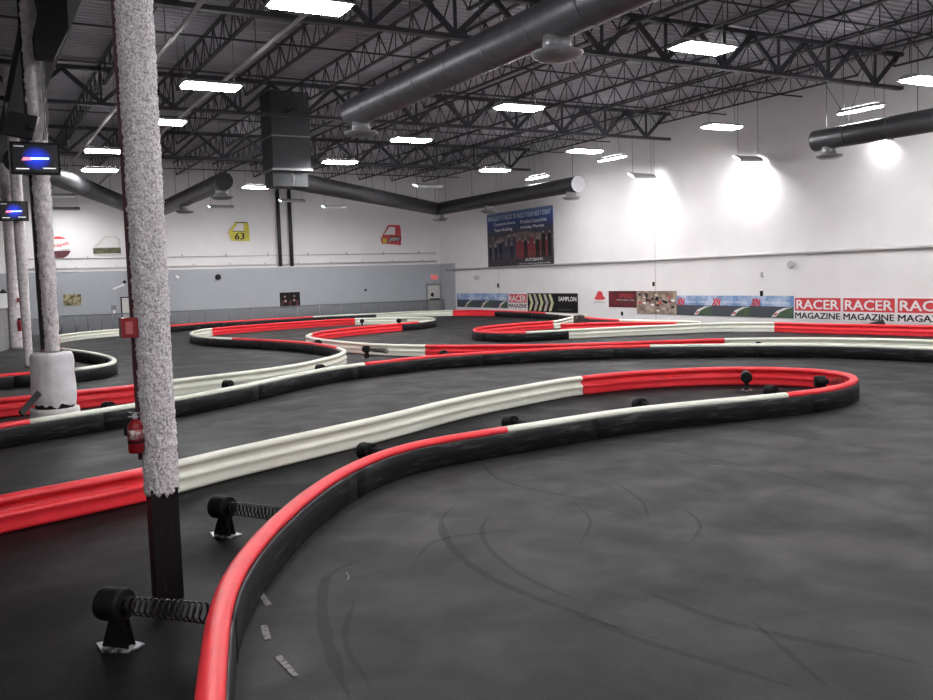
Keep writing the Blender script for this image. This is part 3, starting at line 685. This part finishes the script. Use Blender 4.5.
# ------------------------------------------------------------------ things on the back wall
def back_rect(x0, y0, x1, y1, Y): a = Yp(x0, y0, Y); c = Yp(x1, y1, Y); return a.x, c.z, c.x, a.z
AXB, AZ = Vector((1, 0, 0)), Vector((0, 0, 1))
AXR = Vector((0, -1, 0))
# pipes
def wall_pipe(p, q, r, label, wall, nb=8):
    t = thing('wall_pipe', label, 'pipe', p); b = MB(); b.tube([p, q], r, 10); b.build('pipe', M_pipe, t)
    for k in range(nb):
        c = p.lerp(q, (k+.5)/nb); b = MB()
        if wall == 'b': b.b2((c.x-.03, c.y-.03, c.z-.06), (c.x+.03, YB, c.z+.14))
        else: b.b2((c.x-.03, c.y-.05, c.z-.08), (XW, c.y+.05, c.z+.07))
        b.build('pipe_clamp', M_pipe, t)
    return t
z = Yp(300, 255, YB-.08).z
wall_pipe(Vector((2.2, YB-.06, z)), Vector((XW-.3, YB-.06, z)), .025, 'thin pale pipe high along the back wall, upper of two', 'b', 10)
z = Yp(300, 264, YB-.08).z
wall_pipe(Vector((2.2, YB-.06, z)), Vector((XW-.3, YB-.06, z)), .055, 'thick pale pipe along the back wall just above the grey wall', 'b', 12)
a = Xp(457, 269, XW-.08); c = Xp(690, 258.6, XW-.08); d = Xp(933, 246.6, XW-.08)
z = (a.z+c.z+d.z)/3
wall_pipe(Vector((XW-.09, 54, z)), Vector((XW-.09, 8, z)), .06, 'pale pipe running the length of the right wall below the banner', 'r', 10)
# door and exit sign in the grey wall
x0, z0, x1, z1 = back_rect(428, 286, 440, 325, YG)
t = bpy.data.objects.new('door_1', None); COL.objects.link(t); t.location = ((x0+x1)/2, YG, 0); t['kind'] = 'structure'
x0 = 27.32; x1 = 28.22; z1 = Yp(434, 285.5, YG).z
t.location = ((x0+x1)/2, YG, 0)
b = MB(); b.b2((x0, YG-.05, 0), (x1, YG, z1)); b.build('door_leaf', M_doorw, t)
b = MB(); b.b2((x0-.1, YG-.08, z1), (x1+.1, YG, z1+.16)); b.b2((x0-.09, YG-.07, 0), (x0, YG, z1)); b.b2((x1, YG-.07, 0), (x1+.09, YG, z1)); b.build('door_frame', mat('door_frame_grey', (.25, .26, .26), .6), t)
cx = (x0+x1)/2-.12
b = MB(); b.prism([(-.15, 0), (0, -.18), (.15, 0), (0, .18)], (cx, YG-.055, z1-.62), AXB, AZ, -.0); 
b = MB(); b.prism([(-.15, 0), (0, -.18), (.15, 0), (0, .18)], (cx, YG-.06, z1-.62), AXB, AZ, .01); b.build('warning_diamond', M_blackp, t)
b = MB(); b.b2((x0+.1, YG-.14, 1.0), (x1-.05, YG-.05, 1.08)); b.build('push_bar', M_blackp, t)
q = Yp(434.3, 277.3, YG-.06)
t = thing('exit_sign', 'small red lettered exit sign above the pale door', 'exit sign', (q.x, YG, q.z))
b = MB(); b.b2((q.x-.27, YG-.1, q.z-.17), (q.x+.27, YG, q.z+.17)); b.build('sign_case', mat('exit_case', (.75, .45, .45), .5), t)
text_mb('EXIT', (q.x-.22, YG-.102, q.z-.11), AXB, AZ, .44, .22, bold=.03).build('lettering', mat('exit_red', (.8, .08, .08), .5, emit=(1, .1, .1), es=.5), t)
# second door at left with whiteboard look
x0, z0, x1, z1 = back_rect(121.5, 297, 136, 318, YG)
t = bpy.data.objects.new('door_2', None); COL.objects.link(t); t.location = ((x0+x1)/2, YG, 0); t['kind'] = 'structure'
b = MB(); b.b2((x0, YG-.04, 0), (x0+1.1, YG, z1-.06)); b.build('door_leaf', M_doorw, t)
b = MB(); b.b2((x0-.06, YG-.06, z1-.06), (x0+1.16, YG, z1)); b.b2((x0-.06, YG-.06, 0), (x0, YG, z1)); b.b2((x0+1.1, YG-.06, 0), (x0+1.16, YG, z1)); b.build('door_frame', M_blackp, t)
q = Yp(119, 287, YG-.2)
t = thing('emergency_light', 'white angled emergency light above the left door', 'emergency light', q)
b = MB(); b.bar(q+Vector((-.35, 0, -.12)), q+Vector((.30, 0, .14)), .12, .10); b.build('lamp_body', M_whitep, t)
b = MB(); b.lathe(q+Vector((.32, .0, .28)), [(.05, -.09), (.09, -.05), (.09, .05)], 12, 'Y'); b.build('lamp_head', M_blackp, t)
q = Yp(114, 310, YG-.03); b = MB(); b.b2((q.x-.13, YG-.06, q.z-.26), (q.x+.13, YG, q.z+.26)); 
t = thing('alarm_panel', 'small dark framed panel left of the left door', 'wall panel', (q.x, YG, q.z-.26)); b.build('panel_case', M_post, t)
b = MB(); b.b2((q.x-.08, YG-.07, q.z-.2), (q.x+.08, YG-.06, q.z+.0)); b.build('panel_face', M_whitep, t)
# paintings
x0, z0, x1, z1 = back_rect(63, 294.5, 81.5, 305, YG)
t = thing('wall_picture', 'small olive camouflage-coloured picture on the grey wall behind the left columns', 'picture', ((x0+x1)/2, YG, z0))
b = MB(); b.b2((x0, YG-.03, z0), (x1, YG, z1)); b.build('picture_board', mat('camo', (.42, .37, .20), .6, col2=(.06, .06, .03), n_scale=3.2, lo=.42, hi=.55), t)
x0, z0, x1, z1 = back_rect(279.5, 292.6, 300.3, 306.8, YG)
t = thing('wall_poster', 'dark square poster with four pale round heads on the grey wall', 'poster', ((x0+x1)/2, YG, z0))
b = MB(); b.b2((x0, YG-.03, z0), (x1, YG, z1)); b.build('poster_board', M_blackp, t)
for i, (u, v, r) in enumerate(((.25, .72, .06), (.72, .74, .055), (.27, .42, .085), (.70, .46, .08))):
    b = MB(); b.lathe((x0+(x1-x0)*u, YG-.036, z0+(z1-z0)*v), [(r, 0), (r, .006)], 14, 'Y'); b.build('printed_face', mat('face_print', (.5, .28, .27), .6, n_amt=.5, n_scale=20), t)
for u in (.12, .5, .85):
    b = MB(); b.b2((x0+(x1-x0)*(u-.06), YG-.036, z0+.12), (x0+(x1-x0)*(u+.06), YG-.03, z0+.42)); b.build('printed_kart', M_dkred, t)
for px, r, mm, lab, nm in (((218, 277), .17, M_blackp, 'black round speaker high on the grey wall', 'wall_speaker'), ((177, 277.3), .10, M_whitep, 'tiny white round camera on the grey wall beside the foreground column', 'wall_camera'), ((365.5, 290), .07, M_blackp, 'tiny black knob on the grey wall left of the exit door', 'wall_sensor')):
    q = Yp(px[0], px[1], YG-.08); t = thing(nm, lab, nm.split('_')[1], q)
    b = MB(); b.lathe((q.x, YG-.16, q.z), [(r*.6, -.03), (r, .02), (r, .10)], 16, 'Y'); b.build('body', mm, t)
    b = MB(); b.b2((q.x-.03, YG-.07, q.z-.03), (q.x+.03, YG, q.z+.03)); b.build('mount', M_post, t)
# bright opening at the far left edge, a white sheet stands in for its light
x0, z0, x1, z1 = back_rect(-4, 291, 9.5, 328, 48)
t = thing('lit_opening_stand_in', 'white sheet standing in for a lit opening at the left edge beyond the grey fence', 'board', ((x0+x1)/2, 48, 0))
b = MB(); b.b2((x0, 48, .9), (x1, 48.06, z1)); b.build('board', M_whitep, t)
b = MB(); b.b2((x0, 47.9, 0), (x1, 48.1, 1.0)); b.build('dark_base', M_blackp, t)
q = Yp(3.3, 292, 47.6)
t = thing('hanging_lamp', 'small dark domed fixture at the left edge before the white sheet', 'lamp', q)
b = MB(); b.lathe(q, [(.16, -.06), (.14, .02), (.05, .10), (.02, .14)], 16); b.build('dome', M_blackp, t)
b = MB(); b.bar(q+Vector((0, 0, .12)), q+Vector((0, .35, .12)), .03); b.build('arm', M_blackp, t)

# car doors hung on the white back wall
YD = YB-.0
def car_door(px, label, body, outline, hole, extra):
    x0, z0, x1, z1 = back_rect(*px, YD); w, h = x1-x0, z1-z0; o = Vector((x0, YB-.07, z0))
    t = thing('car_door', label, 'car door', (x0+w/2, YB-.07, z0))
    # panel with its window opening: outline ring joined to the opening by quads
    b = MB(); n = len(outline)
    V1 = [o+AXB*(u*w)+AZ*(v*h) for u, v in outline]; V2 = [o+AXB*(u*w)+AZ*(v*h) for u, v in hole]
    back = Vector((0, .05, 0)); vs = V1+V2+[v+back for v in V1]+[v+back for v in V2]; fs = []
    for k in range(n):
        j = (k+1) % n
        fs += [(k, j, n+j, n+k), (2*n+j, 2*n+k, 3*n+k, 3*n+j), (j, k, 2*n+k, 2*n+j), (n+k, n+j, 3*n+j, 3*n+k)]
    b.add(vs, fs); b.build('door_panel', body, t)
    extra(t, o, w, h)
    return t
def P2(t, nm, m, poly, o, w, h, lift=.004): b = MB(); b.prism([(u*w, v*h) for u, v in poly], o+Vector((0, -.0, 0)), AXB, AZ, lift); return b.build(nm, m, t)
M_yel = mat('yellow_paint', (.62, .56, .05), .4, n_amt=.2, n_scale=3); M_rd = mat('faded_red_paint', (.62, .07, .09), .45, n_amt=.35, n_scale=4); M_wd = mat('white_door_paint', (.62, .62, .58), .4)
def ex_y(t, o, w, h):
    text_mb('63', o+Vector((.30*w, 0, .08*h)), AXB, AZ, .45*w, .34*h, bold=.02, shear=.1).build('race_number', M_blackp, t)
    P2(t, 'window_trim', M_blackp, [(.30, .95), (.93, .95), (.93, .99), (.33, .99)], o, w, h)
    P2(t, 'window_trim', M_blackp, [(.20, .50), (.75, .50), (.75, .53), (.20, .53)], o, w, h)
car_door((227.5, 222, 249.5, 241), 'yellow car door with a black race number on the white back wall', M_yel,
         [(.0, .47), (.14, .02), (.55, .0), (1, .0), (1, .5), (.97, .93), (.85, 1), (.38, 1)], [(.22, .54), (.30, .53), (.5, .53), (.74, .53), (.75, .6), (.76, .9), (.72, .93), (.44, .92)], ex_y)
def ex_r(t, o, w, h):
    text_mb('JMM', o+Vector((.30*w, 0, .06*h)), AXB, AZ, .68*w, .34*h, bold=.05, shear=.5).build('painted_scrawl', M_blackp, t)
    text_mb('JMM', o+Vector((.33*w, -.005, .10*h)), AXB, AZ, .60*w, .26*h, bold=-.01, shear=.5).build('painted_scrawl', M_whitep, t)
    P2(t, 'yellow_patch', M_yel, [(.12, .10), (.3, .08), (.28, .3), (.1, .32)], o, w, h)
car_door((379.5, 225, 401, 244.5), 'red car door with black and white scrawl on the white back wall', M_rd,
         [(.03, .30), (.07, .05), (.55, .02), (.98, -.04), (1, .35), (.99, .85), (.95, 1), (.40, 1)], [(.18, .52), (.24, .50), (.5, .51), (.72, .51), (.73, .6), (.74, .85), (.72, .90), (.44, .90)], ex_r)
def ex_w(t, o, w, h): P2(t, 'olive_stripe', mat('olive_black', (.03, .035, .02), .5, col2=(.16, .17, .08), n_scale=3), [(0, .12), (1, .14), (1, .42), (0, .40)], o, w, h, .006)
car_door((92, 236, 121, 256), 'white car door with an olive stripe left of the foreground column', M_wd,
         [(.0, .42), (.04, .04), (.5, .05), (1, .06), (1, .45), (.99, .85), (.86, 1), (.46, 1)], [(.16, .46), (.3, .44), (.5, .44), (.92, .45), (.93, .6), (.94, .8), (.84, .93), (.48, .92)], ex_w)
# round sponsor sign
x0, z0, x1, z1 = back_rect(47, 237, 70.5, 258, YB); cxs, czs, rs = (x0+x1)/2, (z0+z1)/2, (z1-z0)/2
t = thing('round_sign', 'round white and red sign on the back wall, half behind the second column', 'sign', (cxs, YB, z0))
b = MB(); b.lathe((cxs, YB-.05, czs), [(rs*1.08, 0), (rs*1.08, .05)], 32, 'Y'); b.build('sign_disc', M_whitep, t)
b = MB(); b.prism([(rs*1.05*math.cos(a), rs*1.05*math.sin(a)) for a in [math.radians(q) for q in range(200, 346, 12)]], (cxs, YB-.05, czs), AXB, AZ, .006); b.build('red_crescent', M_dkred, t)
b = MB(); b.prism([(rs*1.05*math.cos(a), rs*1.05*math.sin(a)) for a in [math.radians(q) for q in range(50, 131, 10)]], (cxs, YB-.05, czs), AXB, AZ, .006); b.build('red_crescent', M_redpr, t)
axt = Vector((math.cos(.2), 0, math.sin(.2))); ayt = Vector((-math.sin(.2), 0, math.cos(.2)))
text_mb('Schapelt', Vector((cxs-rs*.9, YB-.05, czs-.12)), axt, ayt, rs*1.9, rs*.45, bold=.02).build('lettering', M_redpr, t)
text_mb('RACE MATERIALS', Vector((cxs-rs*.8, YB-.05, czs-.34)), axt, ayt, rs*1.75, rs*.16, bold=.02).build('small_lettering', M_blackp, t)

# ------------------------------------------------------------------ right wall posters (plane X = XW, reading toward decreasing Y)
def rect_r(x0, y0, x1, y1): a = Xp(x0, y0, XW); c = Xp(x1, y1, XW); return a.y, c.y, c.z, a.z     # y left, y right, z low, z high
def board(t, yl, yr, zl, zh, m, nm='poster_board', th=.03): b = MB(); b.b2((XW-th, yr, zl), (XW-.006, yl, zh)); return b.build(nm, m, t)
def pr(t, nm, m, poly, yl, yr, zl, zh, off=.03, lift=.004):
    w, h = yl-yr, zh-zl; b = MB(); b.prism([(u*w, v*h) for u, v in poly], (XW-off, yl, zl), AXR, AZ, lift); return b.build(nm, m, t)
def tx(t, nm, s, m, u, v, w_, h_, yl, yr, zl, zh, bold=.02, off=.034, shear=0, ay=AZ):
    w, h = yl-yr, zh-zl; return text_mb(s, (XW-off, yl-u*w, zl+v*h), AXR, ay, w_*w, h_*h, bold=bold, shear=shear).build(nm, m, t)
# AXR x AZ points to -X (into the room)
ZL0, ZH0 = .37, 1.27
def rng(x0, x1, y=300): return Xp(x0, y, XW).y, Xp(x1, y, XW).y
def blue_banner(x0, x1, n, label, zl, zh, logo=True):
    yl, yr = rng(x0, x1); t = thing('track_banner', label, 'banner', (XW, (yl+yr)/2, zl)); board(t, yl, yr, zl, zh, M_sky)
    W_ = (yl-yr)/n
    for k in range(n):
        a = yl-k*W_; c = a-W_
        pr(t, 'printed_road', M_road, [(0, 0), (1, 0), (1, .5), (0, .53)], a, c, zl, zh)
        pr(t, 'printed_grass', M_green, [(.62, .03), (.99, .03), (.99, .48), (.86, .42), (.70, .26)], a, c, zl, zh, .034)
        pr(t, 'printed_kerb', M_whitep, [(.50, .03), (.60, .03), (.70, .26), (.86, .42), (.99, .48), (.80, .45), (.62, .30)], a, c, zl, zh, .036)
        pr(t, 'kerb_stripe', M_redpr, [(.54, .10), (.60, .10), (.66, .20), (.61, .22)], a, c, zl, zh, .04)
        if logo: tx(t, 'red_logo', 'XN', M_redpr, .02, .52, .22, .34, a, c, zl, zh, .05, shear=.3)
        tx(t, 'pale_lettering', 'indoor karting', M_whitep, .30, .60, .62, .16, a, c, zl, zh, .0)
    return t
blue_banner(457.5, 508, 3, 'blue and dark banner farthest along the right wall, beside the grey corner', .50, 1.40, False)
blue_banner(677, 794, 3, 'long blue sky and dark road banner in the middle of the right wall, three repeats', .42, 1.30)
def racer(x0, x1, label, zl, zh, grp=None):
    yl, yr = rng(x0, x1); t = thing('magazine_poster', label, 'poster', (XW, (yl+yr)/2, zl)); board(t, yl, yr, zl, zh, M_whitep)
    pr(t, 'red_panel', M_redpr, [(.02, .40), (.98, .40), (.98, .97), (.02, .97)], yl, yr, zl, zh)
    tx(t, 'lettering', 'RACER', M_whitep, .06, .48, .88, .40, yl, yr, zl, zh, .03)
    tx(t, 'small_lettering', 'MAGAZINE', M_blackp, .03, .06, .94, .26, yl, yr, zl, zh, .03)
    return t
racer(508.6, 527.6, 'small red and white lettered magazine poster beside the yellow tyre-tread poster', .50, 1.38)
racer(794.6, 842.2, 'red and white lettered magazine poster, left of three at the right edge', .37, 1.25)
racer(842.8, 896.6, 'red and white lettered magazine poster, middle of three at the right edge', .37, 1.25)
racer(897.2, 962, 'red and white lettered magazine poster cut by the right edge', .37, 1.25)
yl, yr = rng(528, 578); t = thing('tyre_poster', 'black poster with pale yellow tyre-tread chevrons on the right wall', 'poster', (XW, (yl+yr)/2, .15)); zl, zh = .34, 1.40
board(t, yl, yr, zl, zh, M_blackp); M_tr = mat('tread_yellow', (.62, .64, .38), .5, n_amt=.3, n_scale=6)
for k in range(5):
    u = .02+k*.105
    pr(t, 'printed_tread', M_tr if k % 2 == 0 else mat('tread_pale', (.55, .55, .50), .5, n_amt=.4, n_scale=6), [(u, .05), (u+.05, .05), (u+.105, .5), (u+.05, .95), (u, .95), (u+.05, .5)], yl, yr, zl, zh)
tx(t, 'lettering', 'SAMPLON', M_whitep, .64, .60, .34, .22, yl, yr, zl, zh, .03)
tx(t, 'small_lettering', 'racing tires', M_post, .64, .10, .26, .10, yl, yr, zl, zh, .0)
yl, yr, zl, zh = rect_r(592, 290, 608, 305)
t = thing('crest_poster', 'small pale poster with a red crest on the right wall', 'poster', (XW, (yl+yr)/2, zl)); board(t, yl, yr, zl, zh, M_wall, th=.015)
pr(t, 'red_crest', M_redpr, [(.15, .42), (.3, .34), (.7, .34), (.88, .42), (.72, .62), (.66, .85), (.5, .95), (.36, .85), (.28, .62)], yl, yr, zl, zh, .015)
tx(t, 'lettering', 'KARTING', M_post, .15, .12, .7, .12, yl, yr, zl, zh, .0, .02)
yl, yr, zl, zh = rect_r(609, 291, 637, 307.5)
t = thing('dark_poster', 'dark red and black lettered poster on the right wall', 'poster', (XW, (yl+yr)/2, zl)); board(t, yl, yr, zl, zh, M_dkred)
tx(t, 'small_lettering', 'indoor speed racing', M_whitep, .30, .40, .62, .10, yl, yr, zl, zh, .0)
tx(t, 'lettering', 'SPEED', M_redpr, .38, .58, .5, .24, yl, yr, zl, zh, .0, shear=.3)
yl, yr, zl, zh = rect_r(637.2, 291, 677, 314.5)
t = thing('racing_poster', 'sandy brown racing photograph poster on the right wall', 'poster', (XW, (yl+yr)/2, zl)); board(t, yl, yr, zl, zh, M_brownpic)
random.seed(9); pcs = [M_blackp, M_redpr, M_whitep, M_dkred, mat('tan_print', (.55, .46, .38), .6), mat('umber_print', (.14, .09, .07), .6)]
for k in range(34):
    u = min(.92, max(.08, random.gauss(.48, .22))); v = min(.88, max(.14, random.gauss(.5, .2))); q = random.uniform(.025, .06); mm = random.choice(pcs)
    pr(t, 'printed_kart', mm, [(u-q, v-q*.5), (u+q*.4, v-q*1.1), (u+q, v), (u+q*.4, v+q*1.2), (u-q*.7, v+q*.8)], yl, yr, zl, zh, .031+.0002*k, .003)
# big event banner
yl, yr, zl, zh = 48.5, 41.35, 2.93, 6.26
t = thing('event_banner', 'big dark blue banner with white lettering and crowd, high on the right wall', 'banner', (XW, (yl+yr)/2, zl))
M_ban = bpy.data.materials.new('banner_print'); M_ban.use_nodes = True; N = M_ban.node_tree.nodes; L = M_ban.node_tree.links; P_ = N['Principled BSDF']; P_.inputs['Roughness'].default_value = .5
tc = N.new('ShaderNodeTexCoord'); sx = N.new('ShaderNodeSeparateXYZ'); L.new(tc.outputs['Generated'], sx.inputs[0]); rp = N.new('ShaderNodeValToRGB'); L.new(sx.outputs['Z'], rp.inputs[0])
e = rp.color_ramp.elements; e[0].position = 0; e[0].color = (.018, .016, .022, 1); e[1].position = 1; e[1].color = (.16, .24, .42, 1)
for p, c in ((.45, (.055, .035, .045, 1)), (.62, (.025, .028, .045, 1)), (.78, (.020, .045, .17, 1)), (.9, (.04, .10, .32, 1))):
    q = e.new(p); q.color = c
L.new(rp.outputs[0], P_.inputs['Base Color'])
board(t, yl, yr, zl, zh, M_ban, 'banner_sheet', .04)
def bt(s, u, v, w_, h_, bold=.02, m=M_whitep, sh=0., nm='lettering'): tx(t, nm, s, m, u, v, w_, h_, yl, yr, zl, zh, bold, .044, sh)
bt('WOULDN\'T IT ROCK TO HOLD YOUR NEXT EVENT', .02, .86, .96, .085, .03, mat('pale_blue_print', (.62, .70, .82), .5), .2)
bt('Corporate Events', .12, .755, .34, .065); bt('Team Building', .12, .65, .29, .065); bt('Product Launches', .54, .755, .38, .065); bt('Holiday Parties', .54, .65, .34, .065)
bt('AUTOBAHN', .60, .10, .25, .05); bt('call our event specialists today', .50, .04, .46, .035, .0)
M_tan = mat('skin_print', (.42, .28, .22), .6); M_haze = mat('haze_print', (.26, .20, .19), .6, col2=(.03, .022, .035), n_scale=1.6)
pr(t, 'printed_backdrop', M_haze, [(.0, .30), (.05, .42), (.2, .55), (.4, .60), (.62, .62), (.85, .56), (1, .50), (1, .22), (.0, .18)], yl, yr, zl, zh, .041, .002)
suits = [M_blackp, mat('navy_print', (.022, .026, .055), .6), M_dkred, mat('suit_red', (.17, .014, .022), .6), mat('grey_suit', (.07, .07, .09), .6)]
random.seed(4)
for k in range(22):
    u = .05+k*.043; top = .56+random.uniform(-.06, .05) if k % 2 else .48+random.uniform(-.07, .04)
    mm = suits[random.choice([0, 1, 1, 4])] if k < 10 else suits[random.choice([2, 3, 3, 3, 0])]
    pr(t, 'printed_figure', mm, [(u-.022, .16), (u-.006, .16), (u, .30), (u+.006, .16), (u+.022, .16), (u+.026, top-.2), (u+.026, top-.08), (u+.010, top-.045), (u-.010, top-.045), (u-.026, top-.08), (u-.026, top-.2)], yl, yr, zl, zh, .046+.0015*(k % 2), .002)
    pr(t, 'printed_head', M_tan, [(u+.009*math.cos(a*PI/4), top-.022+.02*math.sin(a*PI/4)) for a in range(8)], yl, yr, zl, zh, .050, .002)
# small wall fittings
for px, lab in (((477, 277.5), 'grey round fitting on the right wall under the banner, left one'), ((792, 264.5), 'grey round fitting on the right wall under the pipe, right one')):
    q = Xp(px[0], px[1], XW-.1); t = thing('wall_speaker', lab, 'speaker', q)
    b = MB(); b.lathe((XW-.22, q.y, q.z), [(.13, -.02), (.17, .04), (.14, .12)], 16, 'X'); b.build('body', M_pipe, t)
    b = MB(); b.b2((XW-.12, q.y-.04, q.z-.04), (XW, q.y+.04, q.z+.04)); b.build('mount', M_post, t)
for px, s, lab in (((498.5, 285.5), .09, 'tiny dark box on the right wall left of the tyre poster'), ((654, 284), .07, 'tiny dark box on the right wall above the sandy poster'), ((762, 293.5), .08, 'tiny dark red box at the top of the blue banner'), ((762, 274.5), .07, 'tiny slim grey box above the blue banner'), ((622.5, 313.5), .07, 'tiny dark box under the dark red poster')):
    q = Xp(px[0], px[1], XW); b = MB(); b.b2((XW-.06, q.y-s*.7, q.z-s*1.4), (XW, q.y+s*.7, q.z+s*1.4)); tag(b.build('junction_box', M_blackp if px[1] > 276 else M_pipe), lab, 'junction box')
q = Xp(655, 176, XW-2.9)
# crumpled dark scrap on the red rail at right
q = Zp(884, 322.5, .40); q_ = min(PATHS['R'], key=lambda p: (p-Vector((q.x, q.y))).length); q = Vector((q_.x, q_.y, .42))
b = MB(); b.add([q+Vector((0, .35, -.03)), q+Vector((0, -.35, -.03)), q+Vector((.1, -.2, .12)), q+Vector((.1, .15, .05)), q+Vector((-.08, 0, .02))], [(0, 1, 4), (1, 2, 4), (2, 3, 4), (3, 0, 4), (0, 3, 2, 1)])
tag(b.build('rag', M_blackp), 'crumpled dark scrap lying on the red rail below the magazine posters', 'rag')
# clamp at the join of the centre barrier
q = Zp(579, 316.5, .5)
t = thing('rail_clamp', 'dark clamp hardware at the far end of the cream rail piece at centre', 'clamp', (q.x, q.y, 0))
b = MB(); b.box((q.x, q.y, .3), (.5, .35, .5), .6); b.build('clamp_body', M_brown, t)
b = MB(); b.tube([(q.x-.3, q.y-.2, .45), (q.x+.2, q.y+.2, .58)], .04, 8); b.build('clamp_bar', M_post, t)

# ------------------------------------------------------------------ floor marks
def stroke(pts, w, b, z=.003, taper=True):
    P_ = [Zp(*p) for p in pts]; path, _ = catmull(P_, .12)
    vs = []
    for i, p in enumerate(path):
        tt = (path[min(i+1, len(path)-1)]-path[max(i-1, 0)]).normalized(); f = i/(len(path)-1); ww = w*(min(1, 4*f+.15, 4*(1-f)+.15) if taper else 1)*(.8+.4*noise.noise(Vector((p.x*3, p.y*3, 0))))
        vs += [(p.x-tt.y*ww/2, p.y+tt.x*ww/2, z), (p.x+tt.y*ww/2, p.y-tt.x*ww/2, z)]
    b.add(vs, [(2*i, 2*i+1, 2*i+3, 2*i+2) for i in range(len(path)-1)])
b = MB()
marks = [([(455, 505), (442, 520), (450, 545), (485, 575), (540, 600), (600, 622), (660, 640)], .09), ([(490, 515), (482, 530), (492, 552), (530, 580), (590, 606)], .06), ([(560, 605), (640, 640), (720, 665), (800, 690)], .08),
         ([(640, 590), (720, 620), (800, 640), (880, 655), (933, 668)], .09), ([(360, 560), (330, 575), (322, 610), (330, 650), (350, 700)], .11), ([(355, 600), (345, 640), (372, 690)], .05), ([(415, 560), (440, 540), (520, 530)], .05),
         ([(680, 505), (700, 525), (690, 545)], .04), ([(570, 500), (590, 520), (580, 545)], .04), ([(610, 480), (640, 500), (650, 520)], .04), ([(700, 420), (760, 430), (850, 445), (933, 455)], .08), ([(640, 445), (760, 470), (860, 500)], .06),
         ([(480, 420+40), (500, 480), (560, 495), (640, 505)], .06), ([(862, 402), (880, 412), (933, 418)], .07), ([(250, 420), (330, 402), (430, 385)], .08), ([(420, 372), (560, 362), (700, 362)], .10), ([(750, 620), (830, 690)], .05)]
for i, (p, w) in enumerate(marks): stroke(p, w, b, .0030+.0002*i)
tag(b.build('tyre_marks', M_tyre), 'dark curved tyre marks on the grey track floor', 'tyre marks', kind='stuff')
for pts, w, lab in (([(259, 588), (262, 596), (269, 606)], .055, 'worn pale paint streak on the track near the red cap, upper one'), ([(278, 657), (286, 666), (296, 677)], .05, 'worn pale paint streak on the track floor, lowest one'), ([(264, 626), (266, 634), (268, 640)], .06, 'faint pale paint fleck between two longer streaks'),
                    ([(655, 444), (662, 444.5), (676, 444)], .02, 'small pale scuff on the track right of the cream cap'), ([(708, 466), (716, 466.5), (722, 466)], .015, 'tiny pale scuff on the open track'), ([(346, 573), (349, 577), (347, 581)], .012, 'tiny white scrap on the near track floor')):
    b = MB(); stroke(pts, w, b, .0075, False); tag(b.build('floor_mark', M_chalk), lab, 'floor mark')
q = Zp(589, 357.3); b = MB(); b.lathe((q.x, q.y, 0), [(.07, 0), (.05, .06), (.01, .11)], 8); tag(b.build('plastic_scrap', M_whitep), 'tiny white scrap on the floor at the foot of the middle barrier', 'scrap')
